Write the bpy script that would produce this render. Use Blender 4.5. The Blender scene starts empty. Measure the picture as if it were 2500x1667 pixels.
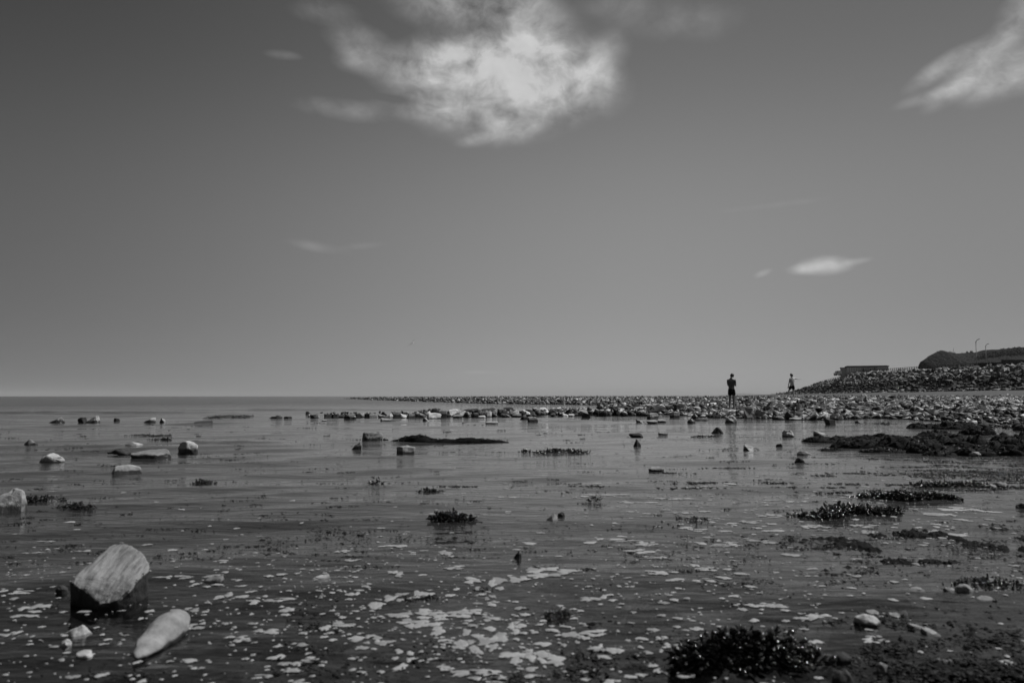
import bpy, bmesh, math, random
import numpy as np
from mathutils import Vector, Matrix, Euler, noise as mnoise

RNG = random.Random(7)
NP = np.random.RandomState(11)
S = bpy.context.scene
COL = S.collection
R = math.radians

# ------------------------------------------------------------------ camera
F = 1944.0                     # focal length in pixels of the 2500 px wide photograph
CAMH = 0.9
PITCH = math.atan(133.5 / F)
cam_d = bpy.data.cameras.new('camera')
cam = bpy.data.objects.new('camera', cam_d)
COL.objects.link(cam)
cam.location = (0, 0, CAMH)
cam.rotation_euler = (R(90) + PITCH, 0, 0)
cam_d.sensor_width = 36
cam_d.lens = 36 * F / 2500
cam_d.clip_start = 0.05
cam_d.clip_end = 40000
cam_d.dof.use_dof = True
cam_d.dof.focus_distance = 34
cam_d.dof.aperture_fstop = 3.4
S.camera = cam

# ------------------------------------------------------------------ world, sun, exposure
SUN_AZ, SUN_EL = 73.0, 53.0
SKY = 0.066
w = bpy.data.worlds.new("World")
S.world = w
w.use_nodes = True
S.view_settings.view_transform = 'Standard'
S.view_settings.look = 'None'
S.view_settings.exposure = 0
S.view_settings.gamma = 1
S.render.engine = 'CYCLES'
S.cycles.use_denoising = True
S.cycles.max_bounces = 8
S.cycles.transparent_max_bounces = 16
S.cycles.sample_clamp_indirect = 4
S.cycles.caustics_reflective = False
S.cycles.caustics_refractive = False
sun_d = bpy.data.lights.new('sun', 'SUN')
sun_d.energy = 5.0
sun_d.angle = R(0.5)
sun_d.color = (1, 1, 1)
sun = bpy.data.objects.new('sun', sun_d)
COL.objects.link(sun)
sd = Vector((math.sin(R(SUN_AZ)) * math.cos(R(SUN_EL)), math.cos(R(SUN_AZ)) * math.cos(R(SUN_EL)), math.sin(R(SUN_EL))))
sun.rotation_euler = (-sd).to_track_quat('-Z', 'Y').to_euler()
sun.location = (30, 10, 40)


def ray(px, py):
    dx, dy = px - 1250.0, 833.5 - py
    return Vector((dx, F * math.cos(PITCH) - dy * math.sin(PITCH), F * math.sin(PITCH) + dy * math.cos(PITCH)))


def P(px, py, Y):
    """point of the photograph's pixel at forward distance Y"""
    r = ray(px, py)
    t = Y / r.y
    return Vector((r.x * t, Y, CAMH + r.z * t))


def G(px, py, z=0.0):
    """point of the photograph's pixel on the level z"""
    r = ray(px, py)
    t = (z - CAMH) / r.z
    return Vector((r.x * t, r.y * t, z))


class NT:
    """small helper to wire shader nodes"""
    def __init__(s, tree):
        s.t = tree

    def n(s, typ, **kw):
        n = s.t.nodes.new(typ)
        for k, v in kw.items():
            setattr(n, k, v)
        return n

    def put(s, sock, v):
        if isinstance(v, bpy.types.NodeSocket):
            s.t.links.new(v, sock)
        elif v is not None:
            try:
                sock.default_value = v
            except Exception:
                sock.default_value = (v, v, v, 1) if len(sock.default_value) == 4 else (v, v, v)

    def m(s, op, a, b=None, c=None, clamp=False):
        n = s.n('ShaderNodeMath', operation=op, use_clamp=clamp)
        for i, v in enumerate((a, b, c)):
            if v is not None:
                s.put(n.inputs[i], v)
        return n.outputs[0]

    def vm(s, op, a, b=None):
        n = s.n('ShaderNodeVectorMath', operation=op)
        s.put(n.inputs[0], a)
        if b is not None:
            s.put(n.inputs[1], b)
        return n.outputs[0]

    def mr(s, v, a, b, c, d, smooth=False):
        n = s.n('ShaderNodeMapRange', clamp=True)
        if smooth:
            n.interpolation_type = 'SMOOTHSTEP'
        s.put(n.inputs[0], v)
        for i, q in enumerate((a, b, c, d)):
            s.put(n.inputs[i + 1], q)
        return n.outputs[0]

    def noise(s, vec, scale, detail=4, rough=0.55, dist=0.0, norm=True):
        n = s.n('ShaderNodeTexNoise')
        s.put(n.inputs['Vector'], vec)
        n.inputs['Scale'].default_value = scale
        n.inputs['Detail'].default_value = detail
        n.inputs['Roughness'].default_value = rough
        n.inputs['Distortion'].default_value = dist
        return n.outputs[0]

    def mapping(s, vec, loc=(0, 0, 0), rot=(0, 0, 0), scale=(1, 1, 1), typ='POINT'):
        n = s.n('ShaderNodeMapping', vector_type=typ)
        s.put(n.inputs[0], vec)
        n.inputs[1].default_value = loc
        n.inputs[2].default_value = rot
        n.inputs[3].default_value = scale
        return n.outputs[0]

    def mixc(s, fac, a, b):
        n = s.n('ShaderNodeMix', data_type='RGBA')
        s.put(n.inputs[0], fac)
        s.put(n.inputs[6], a)
        s.put(n.inputs[7], b)
        return n.outputs[2]

    def grey(s, v):
        n = s.n('ShaderNodeCombineColor')
        for i in range(3):
            s.put(n.inputs[i], v)
        return n.outputs[0]


# ---- sky: a daylight sky seen in black and white (red weighted), with scattered clouds
nt = NT(w.node_tree)
bg = w.node_tree.nodes['Background']
sk = nt.n('ShaderNodeTexSky', sky_type='NISHITA', sun_disc=False)
sk.sun_elevation = R(SUN_EL)
sk.sun_rotation = R(SUN_AZ)
sep = nt.n('ShaderNodeSeparateColor')
nt.put(sep.inputs[0], sk.outputs[0])
tc = nt.n('ShaderNodeTexCoord')
nt.put(sk.inputs[0], nt.vm('NORMALIZE', nt.vm('ADD', tc.outputs['Generated'], (0, 0, .04))))   # horizon haze reaches a little higher
sx = nt.n('ShaderNodeSeparateXYZ')
nt.put(sx.inputs[0], tc.outputs['Generated'])
az = nt.m('ARCTAN2', sx.outputs[0], sx.outputs[1])
el = nt.m('ARCSINE', sx.outputs[2])
# the sky is deepest well away from the sun and a little duller close to it
away = nt.m('COSINE', nt.m('SUBTRACT', az, R(SUN_AZ)))
sky_v = nt.m('MULTIPLY', sep.outputs[0], nt.mr(away, -.45, .34, .50, 1.0, smooth=True))
sky_v = nt.m('MULTIPLY', sky_v, nt.mr(away, .38, .9, 1.0, .62, smooth=True))
lift = nt.m('POWER', 2.718, nt.m('MULTIPLY', nt.m('POWER', nt.m('ABSOLUTE', nt.m('DIVIDE', nt.m('SUBTRACT', el, .244), .157)), 2.0), -1.0))
sky_v = nt.m('MULTIPLY', sky_v, nt.m('ADD', 1.0, nt.m('MULTIPLY', lift, .46)))   # summer haze over the horizon
cv = nt.n('ShaderNodeCombineXYZ')
nt.put(cv.inputs[0], az)
nt.put(cv.inputs[1], el)
uv = cv.outputs[0]
nv = nt.mapping(uv, loc=(8.22, 4.26, 1.8), scale=(1, 1.3, 1))
warp = nt.n('ShaderNodeTexNoise')
nt.put(warp.inputs['Vector'], nv)
warp.inputs['Scale'].default_value = 14
warp.inputs['Detail'].default_value = 3
wv = nt.vm('ADD', nv, nt.vm('MULTIPLY', nt.vm('SUBTRACT', warp.outputs[1], (.5, .5, .5)), (.045, .045, 0)))
fbm = nt.noise(wv, 13, 8, 0.56)
fbm2 = nt.noise(nt.mapping(wv, loc=(3.1, 1.7, 0), rot=(0, 0, .2)), 34, 7, 0.62)
CLOUDS = [  # px, py, rx, ry, tilt, weight
    (1215, 225, 215, 105, 0, 1.2), (1120, 138, 165, 58, -8, 1.3), (1360, 200, 160, 82, 8, 1.05), (1160, 10, 190, 60, 0, 1.1),
    (1320, 110, 130, 85, 25, .95), (1455, 185, 62, 62, 30, .55), (1080, 275, 150, 34, 5, .62), (1265, 305, 75, 40, -15, .72),
    (870, 98, 82, 36, 8, .40), (880, 148, 66, 30, 0, .46), (850, 270, 150, 24, 3, .34), (1490, 122, 52, 38, 0, .40),
    (1010, 185, 120, 55, 10, .5), (1168, 338, 52, 16, -12, .5), (790, 28, 90, 28, 0, .26), (1690, 55, 170, 50, 5, .14),
    (1560, 40, 170, 55, 8, .10), (1500, 10, 90, 26, 0, .18), (1150, 172, 36, 12, 0, -.4), (1395, 150, 60, 12, 20, -.35), (980, 245, 60, 10, 5, -.4),
    (2300, 165, 100, 24, -25, .8), (2350, 195, 110, 30, -33, 1.0), (2455, 190, 120, 46, -18, 1.05), (2460, 85, 140, 32, -25, .8),
    (2490, 20, 70, 36, -30, .6), (2280, 232, 110, 16, -10, .42), (2470, 140, 80, 34, -20, .5), (2640, 150, 150, 90, -10, .8),
    (2014, 648, 64, 22, 0, 1.1), (1966, 657, 46, 14, 0, .5), (2090, 638, 40, 9, -6, .36), (1862, 667, 24, 9, -20, .55),
    (780, 604, 80, 14, 8, .24), (900, 600, 70, 10, -5, .2), (690, 135, 50, 12, 0, .2), (1170, 908, 60, 5, 0, .2), (1900, 500, 160, 10, -3, .14)]
blobs = []
for (px, py, rx, ry, rot, wt) in CLOUDS:
    d = ray(px, py).normalized()
    a = math.atan2(d.x, d.y)
    c2 = math.cos(a) ** 2
    blobs.append((a, math.asin(d.z), rx / F * c2, ry / F * math.cos(a), -R(rot), wt))
for k in range(9):   # the same fair weather clouds go on round the rest of the sky
    a = R(52 + k * 29 + RNG.uniform(-8, 8))
    if a > math.pi:
        a -= 2 * math.pi
    e = R(RNG.uniform(9, 48))
    blobs.append((a, e, RNG.uniform(.06, .14), RNG.uniform(.02, .045), RNG.uniform(-.3, .3), RNG.uniform(.5, .9)))
tot = None
for (a, e, rx, ry, rot, wt) in blobs:
    q = nt.mapping(uv, loc=(a, e, 0), rot=(0, 0, rot), scale=(rx, ry, 1), typ='TEXTURE')
    ln = nt.n('ShaderNodeVectorMath', operation='LENGTH')
    nt.put(ln.inputs[0], q)
    v = nt.mr(ln.outputs['Value'], 0.0, 1.42, wt, 0.0, smooth=True)
    tot = v if tot is None else nt.m('ADD', tot, v)
tot = nt.m('MAXIMUM', nt.m('MINIMUM', tot, 1.5), 0)
nz = nt.m('ADD', nt.m('MULTIPLY', nt.m('SUBTRACT', fbm, .5), 3.4), nt.m('MULTIPLY', nt.m('SUBTRACT', fbm2, .5), 1.7))
dens = nt.m('MULTIPLY', tot, nt.m('MAXIMUM', nt.m('ADD', .95, nz), 0))
alpha = nt.m('MULTIPLY', nt.m('POWER', nt.mr(dens, 0.03, 1.7, 0, 1), 1.0), .97)
cloud_v = nt.m('ADD', 8.1, nt.m('MULTIPLY', nt.m('SUBTRACT', fbm, .5), 7.0))
out_v = nt.m('ADD', nt.m('MULTIPLY', sky_v, nt.m('SUBTRACT', 1, alpha)), nt.m('MULTIPLY', cloud_v, alpha))
nt.put(bg.inputs[0], nt.grey(out_v))
bg.inputs[1].default_value = SKY


# ------------------------------------------------------------------ object helpers
def tag(o, label=None, cat=None, group=None, kind=None):
    if label:
        o['label'] = label
    if cat:
        o['category'] = cat
    if group:
        o['group'] = group
    if kind:
        o['kind'] = kind
    return o


def link(name, me, mat=None, parent=None):
    o = bpy.data.objects.new(name, me)
    COL.objects.link(o)
    if mat and me is not None and not me.materials:
        me.materials.append(mat)
    if parent:
        o.parent = parent
    return o


def mesh_np(name, V, Fc, smooth=False):
    """mesh from numpy vertices and a list or array of faces"""
    me = bpy.data.meshes.new(name)
    V = np.asarray(V, dtype=np.float32)
    if isinstance(Fc, np.ndarray):
        k = Fc.shape[1]
        me.vertices.add(len(V))
        me.vertices.foreach_set('co', V.ravel())
        me.loops.add(Fc.size)
        me.loops.foreach_set('vertex_index', Fc.ravel().astype(np.int32))
        me.polygons.add(len(Fc))
        me.polygons.foreach_set('loop_start', np.arange(0, Fc.size, k, dtype=np.int32))
        me.polygons.foreach_set('loop_total', np.full(len(Fc), k, dtype=np.int32))
        me.update(calc_edges=True)
    else:
        me.from_pydata([tuple(map(float, v)) for v in V], [], [tuple(f) for f in Fc])
        me.update()
    if smooth:
        me.polygons.foreach_set('use_smooth', np.ones(len(me.polygons), dtype=bool))
    return me


def mesh_bm(name, bm, smooth=False):
    bmesh.ops.recalc_face_normals(bm, faces=bm.faces)
    me = bpy.data.meshes.new(name)
    bm.to_mesh(me)
    bm.free()
    if smooth:
        me.polygons.foreach_set('use_smooth', np.ones(len(me.polygons), dtype=bool))
    return me


def empty(name, loc=(0, 0, 0), rz=0):
    o = bpy.data.objects.new(name, None)
    COL.objects.link(o)
    o.location = loc
    o.rotation_euler = (0, 0, rz)
    o.empty_display_size = .2
    return o


def box_bm(bm, x0, x1, y0, y1, z0, z1):
    vs = [bm.verts.new((x, y, z)) for z in (z0, z1) for (x, y) in ((x0, y0), (x1, y0), (x1, y1), (x0, y1))]
    for f in ((0, 3, 2, 1), (4, 5, 6, 7), (0, 1, 5, 4), (1, 2, 6, 5), (2, 3, 7, 6), (3, 0, 4, 7)):
        bm.faces.new([vs[i] for i in f])


def tube_bm(bm, pts, rads, n=8):
    rings = []
    pts = [Vector(p) for p in pts]
    for i, p in enumerate(pts):
        d = (pts[min(i + 1, len(pts) - 1)] - pts[max(i - 1, 0)]).normalized()
        a = d.orthogonal().normalized()
        b = d.cross(a)
        rings.append([bm.verts.new(p + (a * math.cos(t) + b * math.sin(t)) * rads[i]) for t in [2 * math.pi * k / n for k in range(n)]])
    for r0, r1 in zip(rings, rings[1:]):
        for k in range(n):
            bm.faces.new((r0[k], r0[(k + 1) % n], r1[(k + 1) % n], r1[k]))
    bm.faces.new(list(reversed(rings[0])))
    bm.faces.new(rings[-1])


# ------------------------------------------------------------------ materials
def new_mat(name):
    m = bpy.data.materials.new(name)
    m.use_nodes = True
    t = NT(m.node_tree)
    b = m.node_tree.nodes['Principled BSDF']
    return m, t, b


def plain(name, v, rough=.6, spec=.3, var=.25, scale=20):
    m, t, b = new_mat(name)
    g = t.n('ShaderNodeNewGeometry')
    n = t.noise(g.outputs['Position'], scale, 4, .6)
    t.put(b.inputs['Base Color'], t.grey(t.mr(n, .25, .75, v * (1 - var), v * (1 + var))))
    b.inputs['Roughness'].default_value = rough
    b.inputs['Specular IOR Level'].default_value = spec
    return m


def rock_mat(name, v, wet=0.05, scale=14.0, streak=None, island=True, bump=.6, spread=.45, weed=0.0, band=None, tide=False, spec=.15):
    """limestone; below the reach of the water (height wet) it is dark with wet and algal growth"""
    m, t, b = new_mat(name)
    g = t.n('ShaderNodeNewGeometry')
    pos = g.outputs['Position']
    n1 = t.noise(pos, scale, 6, .65)
    n2 = t.noise(pos, scale * .27, 3, .5)
    if streak:
        n3 = t.noise(t.mapping(pos, rot=(0, 0, streak[3]), scale=streak[:3]), 1.0, 5, .62, .6)
        tone = t.m('ADD', t.mr(n3, .3, .72, .42, 1.5), t.m('MULTIPLY', t.m('SUBTRACT', n1, .5), .5))
    else:
        tone = t.m('ADD', t.mr(n1, .3, .7, .62, 1.28), t.m('MULTIPLY', t.m('SUBTRACT', n2, .5), .7))
    speck = t.mr(t.noise(pos, scale * 5, 2, .5), .66, .76, 1, .55)
    tone = t.m('MULTIPLY', tone, speck)
    rnd = g.outputs['Random Per Island'] if island else t.n('ShaderNodeObjectInfo').outputs['Random']
    tone = t.m('MULTIPLY', tone, t.mr(rnd, 0, 1, 1 - spread, 1 + spread))
    col = t.m('MULTIPLY', tone, v)
    rough = .75
    if wet is not None:
        sz = t.n('ShaderNodeSeparateXYZ')
        t.put(sz.inputs[0], pos)
        h = t.m('ADD', sz.outputs[2], t.m('MULTIPLY', t.m('SUBTRACT', t.noise(pos, 9 if wet < .1 else 4, 4, .6), .5), wet * 1.6))
        k = t.mr(h, wet * .55, wet * 1.05, 0, 1)
        col = t.m('MULTIPLY', col, t.mr(k, 0, 1, .2, 1))
        rough = t.mr(k, 0, 1, .3, .78)
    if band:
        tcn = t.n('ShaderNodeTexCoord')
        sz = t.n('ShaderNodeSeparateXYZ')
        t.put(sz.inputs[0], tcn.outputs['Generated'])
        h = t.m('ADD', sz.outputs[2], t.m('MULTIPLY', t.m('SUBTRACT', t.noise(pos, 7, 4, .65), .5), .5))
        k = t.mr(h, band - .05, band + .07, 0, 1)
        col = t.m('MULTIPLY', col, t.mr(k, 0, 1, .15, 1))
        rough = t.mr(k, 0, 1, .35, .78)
    if tide:   # weed line of the high tide on the bank
        sz = t.n('ShaderNodeSeparateXYZ')
        t.put(sz.inputs[0], pos)
        h = t.m('ADD', sz.outputs[2], t.m('MULTIPLY', t.m('SUBTRACT', t.noise(pos, .5, 4, .6), .5), 2.6))
        k = t.m('MAXIMUM', t.mr(h, 2.0, 2.6, 1, 0), t.mr(h, 4.3, 5.6, 0, 1))
        col = t.m('MULTIPLY', col, t.mr(k, 0, 1, .24, 1.5))
    if weed:
        k2 = t.mr(t.noise(pos, 2.3, 5, .7), .66 - weed * .4, .70 - weed * .4, 0, 1)
        col = t.m('MULTIPLY', col, t.mr(k2, 0, 1, 1, .12))
    t.put(b.inputs['Base Color'], t.grey(t.m('MINIMUM', col, .6)))
    t.put(b.inputs['Roughness'], rough)
    b.inputs['Specular IOR Level'].default_value = spec
    bn = t.n('ShaderNodeBump')
    bn.inputs['Strength'].default_value = bump
    bn.inputs['Distance'].default_value = .25 / scale
    t.put(bn.inputs['Height'], n1 if not streak else t.m('ADD', n1, n3))
    t.put(b.inputs['Normal'], bn.outputs[0])
    return m


def weed_mat(name, v=.018, rough=.33):
    m, t, b = new_mat(name)
    g = t.n('ShaderNodeNewGeometry')
    n = t.noise(g.outputs['Position'], 60, 3, .6)
    col = t.m('MULTIPLY', t.mr(n, .3, .7, .6, 1.5), t.mr(g.outputs['Random Per Island'], 0, 1, v * .5, v * 1.6))
    t.put(b.inputs['Base Color'], t.grey(col))
    b.inputs['Roughness'].default_value = rough
    b.inputs['Specular IOR Level'].default_value = .35
    return m


M = {}
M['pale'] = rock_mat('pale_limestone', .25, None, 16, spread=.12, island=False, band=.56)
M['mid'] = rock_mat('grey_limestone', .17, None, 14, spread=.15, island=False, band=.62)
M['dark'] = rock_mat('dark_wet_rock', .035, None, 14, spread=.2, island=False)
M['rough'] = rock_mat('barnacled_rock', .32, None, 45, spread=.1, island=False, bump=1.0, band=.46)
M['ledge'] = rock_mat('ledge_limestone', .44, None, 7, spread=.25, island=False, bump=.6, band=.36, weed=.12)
M['pebble'] = rock_mat('pale_pebble', .34, None, 40, spread=.1, island=False, bump=.4)
M['dull_pebble'] = rock_mat('dull_pebble', .17, None, 40, spread=.25, island=False, bump=.5)
M['field'] = rock_mat('shore_rock', .34, .05, 6, spread=.5, island=False, bump=.7, weed=.48)
M['field_far'] = rock_mat('shore_rock_far', .26, .05, 5, spread=.75, bump=.5, weed=.54)
M['riprap'] = rock_mat('embankment_boulder', .10, None, 1.6, spread=.65, island=False, bump=.5, tide=True)
M['riprap_far'] = rock_mat('embankment_boulder_far', .095, None, 1.6, spread=.75, bump=.4, tide=True)
M['weed'] = weed_mat('wrack', .014, .14)
M['weed_far'] = weed_mat('wrack_far', .010, .2)
M['weed_bed'] = rock_mat('weed_bed', .010, None, 60, spread=.3, island=False, bump=1.0, spec=.02)
M['weed_sub'] = weed_mat('submerged_wrack', .010, .9)

# ------------------------------------------------------------------ land shape
SHORE = [(2900, 1140), (2500, 1046), (2380, 1030), (2250, 1024), (2150, 1018), (2060, 1021), (1960, 1024), (1860, 1021), (1780, 1019),
         (1700, 1014), (1640, 1010), (1570, 1008), (1510, 1003), (1500, 997), (1560, 990), (1480, 988.5), (1350, 986.5), (1250, 985.5),
         (1100, 982), (1000, 979), (900, 975.5), (845, 973)]
LAND = [G(a, b).xy[:] for a, b in SHORE] + [(-55, 420), (-40, 700), (200, 1200), (1500, 1300), (1500, -50), (25, -50)]
TOE_PX = [(2900, 936, 96), (2500, 950, 128), (2330, 955, 165), (2160, 957, 212), (2060, 957.5, 272), (1985, 958, 325), (1938, 958.5, 352), (1902, 959.5, 374)]
TOE = [P(a, b, y) for a, b, y in TOE_PX]
TOE2 = [(p.x, p.y) for p in TOE]


def seg_dist(X, Y, poly, closed):
    d = np.full(X.shape, 1e9)
    n = len(poly)
    for i in range(n if closed else n - 1):
        ax, ay = poly[i]
        bx, by = poly[(i + 1) % n]
        ex, ey = bx - ax, by - ay
        t = np.clip(((X - ax) * ex + (Y - ay) * ey) / (ex * ex + ey * ey), 0, 1)
        d = np.minimum(d, np.hypot(X - ax - t * ex, Y - ay - t * ey))
    return d


def inside(X, Y, poly):
    r = np.zeros(X.shape, dtype=bool)
    n = len(poly)
    for i in range(n):
        ax, ay = poly[i]
        bx, by = poly[(i + 1) % n]
        if ay == by:
            continue
        c = ((ay > Y) != (by > Y)) & (X < (bx - ax) * (Y - ay) / (by - ay) + ax)
        r ^= c
    return r


SIN = [(NP.uniform(-1, 1), NP.uniform(0, 6.28)) for _ in range(64)]


def vnoise(X, Y, scale, seed=0, octs=3):
    """smooth value noise on numpy arrays, about -1..1"""
    out = np.zeros(X.shape)
    amp, tot_ = 1.0, 0.0
    for o in range(octs):
        u, v = X / scale * 2 ** o + seed * 17.3 + o * 5.1, Y / scale * 2 ** o + seed * 9.7 - o * 3.3
        iu, iv = np.floor(u).astype(np.int64), np.floor(v).astype(np.int64)
        fu, fv = u - iu, v - iv
        fu, fv = fu * fu * (3 - 2 * fu), fv * fv * (3 - 2 * fv)

        def hsh(a, b):
            h = (a * 374761393 + b * 668265263 + (seed + o * 7) * 974711) & 0x7fffffff
            h = ((h ^ (h >> 13)) * 1274126177) & 0x7fffffff
            return ((h ^ (h >> 16)) & 0xffff) / 32767.5 - 1
        q = (hsh(iu, iv) * (1 - fu) + hsh(iu + 1, iv) * fu) * (1 - fv) + (hsh(iu, iv + 1) * (1 - fu) + hsh(iu + 1, iv + 1) * fu) * fv
        out += amp * q
        tot_ += amp
        amp *= .5
    return out / tot_


def land_z(X, Y):
    X = np.asarray(X, dtype=float)
    Y = np.asarray(Y, dtype=float)
    d = seg_dist(X, Y, LAND, True)
    ins = inside(X, Y, LAND)
    dt = seg_dist(X, Y, TOE2, False)
    zl = .26 * (1 - np.exp(-d / 3)) + np.minimum(.006 * d, .32) + .05 * vnoise(X, Y, 5, 3)
    beach = 1.95 - .042 * dt
    zl = np.maximum(zl, np.where(beach > 0, beach, -9))
    bed = -.06 - .10 * (1 - np.exp(-d / 6)) - .9 * (1 - np.exp(-np.maximum(d - 8, 0) / 90))
    side = np.clip((X + 1.5) / 4, 0, 1) * np.clip(1 - (Y - 6) / 20, 0, 1)
    bed = bed + .07 * side + .035 * vnoise(X, Y, .55, 5, 3)
    bed = np.where(Y < 30, np.maximum(bed, -.22 + .03 * vnoise(X, Y, .5, 6, 2)), bed)
    bed = np.minimum(bed, -.016)
    return np.where(ins, zl, bed)


def axis(near, far, s0, rate, step_far):
    v = [near]
    while v[-1] < far:
        d = max(s0, rate * abs(v[-1]))
        if abs(v[-1]) > 60:
            d = step_far * abs(v[-1])
        v.append(v[-1] + d)
    return v


def grid_faces(nx, ny):
    i = np.arange(ny - 1)[:, None] * nx + np.arange(nx - 1)[None, :]
    return np.stack([i, i + 1, i + nx + 1, i + nx], -1).reshape(-1, 4)


def ground_mat():
    m, t, b = new_mat('shore_ground')
    g = t.n('ShaderNodeNewGeometry')
    pos = g.outputs['Position']
    sz = t.n('ShaderNodeSeparateXYZ')
    t.put(sz.inputs[0], pos)
    z = sz.outputs[2]
    n1 = t.noise(pos, 1.1, 6, .62)
    n2 = t.noise(pos, 9, 5, .65)
    bed = t.mr(t.m('ADD', t.m('MULTIPLY', n1, .7), t.m('MULTIPLY', n2, .3)), .40, .62, .014, .058)
    bed = t.m('MULTIPLY', bed, t.mr(sz.outputs[0], -2.2, 1.2, .30, 1.05, smooth=True))
    blot = t.noise(t.mapping(pos, scale=(1.0, 1.0, 1)), 2.1, 6, .68, .5)
    bed = t.m('MULTIPLY', bed, t.mr(blot, .44, .54, 1.5, .22))
    mud = t.mr(n2, .3, .7, .012, .04)
    sand = t.m('MULTIPLY', t.mr(t.noise(t.mapping(pos, scale=(.15, .5, .5)), 1, 5, .6), .3, .7, .034, .07), t.mr(n2, .2, .8, .8, 1.2))
    col = t.m('ADD', t.m('MULTIPLY', bed, t.mr(z, -.02, .03, 1, 0)), t.m('MULTIPLY', mud, t.mr(z, -.02, .03, 0, 1)))
    k = t.mr(z, .76, .9, 0, 1)
    col = t.m('ADD', t.m('MULTIPLY', col, t.m('SUBTRACT', 1, k)), t.m('MULTIPLY', sand, k))
    t.put(b.inputs['Base Color'], t.grey(col))
    b.inputs['Roughness'].default_value = .8
    b.inputs['Specular IOR Level'].default_value = .2
    bn = t.n('ShaderNodeBump')
    bn.inputs['Strength'].default_value = .8
    bn.inputs['Distance'].default_value = .04
    t.put(bn.inputs['Height'], n2)
    t.put(b.inputs['Normal'], bn.outputs[0])
    return m


ys = np.array([-6, -3, -1] + axis(0.5, 9000, .06, .03, .06))
xr = axis(0.06, 9000, .08, .035, .07)
xs = np.array([-v for v in reversed(xr)] + [0] + xr)
XX, YY = np.meshgrid(xs, ys)
ZZ = land_z(XX, YY)
ground = link('ground', mesh_np('ground', np.stack([XX, YY, ZZ], -1).reshape(-1, 3), grid_faces(len(xs), len(ys)), True), ground_mat())
tag(ground, 'dark wet shore and seabed with grey sand strip below the embankment', kind='structure')

# ------------------------------------------------------------------ sea
WV = []
for k in range(34):
    lam = .16 * (26 ** (k / 33.0)) * NP.uniform(.9, 1.1)
    th = R(90 + 12) + NP.normal(0, R(24))
    slope = .0145 * (1.0 if lam < 1.2 else .85)
    WV.append((lam, math.cos(th), math.sin(th), slope * lam / 6.283, NP.uniform(0, 6.28)))


def wave_z(X, Y, dy=None):
    X = np.asarray(X, dtype=float)
    Y = np.asarray(Y, dtype=float)
    if dy is None:
        dy = np.maximum(.03, .011 * np.abs(Y))
    z = np.zeros(X.shape)
    wob = .35 * vnoise(X, Y, 2.2, 21, 2)
    amp = .55 + .6 * vnoise(X, Y, 3.0, 22, 2)
    amp = np.maximum(amp, .12)
    for lam, cx, cy, a, ph in WV:
        k = np.clip((lam / dy - 3) / 3, 0, 1)
        z += k * a * np.sin(6.283 / lam * (X * cx + Y * cy + wob * .5) + ph)
    z *= amp * np.clip(1.6 - X / 9.0, .42, 1.3)

    def crest(z, x0, x1, y0, h, wd, bend=0.0):
        xm = (x0 + x1) / 2
        e = np.clip(1 - ((X - xm) / ((x1 - x0) / 2)) ** 2, 0, 1)
        yc = y0 + bend * (X - xm) + .25 * wd * np.sin(X * 2.1 / max(wd, .2))
        return z + h * e * np.exp(-((Y - yc) / wd) ** 2)
    z = crest(z, -40, -13, 43, .11, .55, .05)
    z = crest(z, -24, -3, 52, .07, .6, .02)
    z = crest(z, -6.6, -4.4, 15.5, .05, .17, .08)
    z = crest(z, -8.5, -6.0, 14.2, .03, .2, -.05)
    z = crest(z, -9, -3.0, 20.5, .02, .3, .05)
    return z


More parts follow.
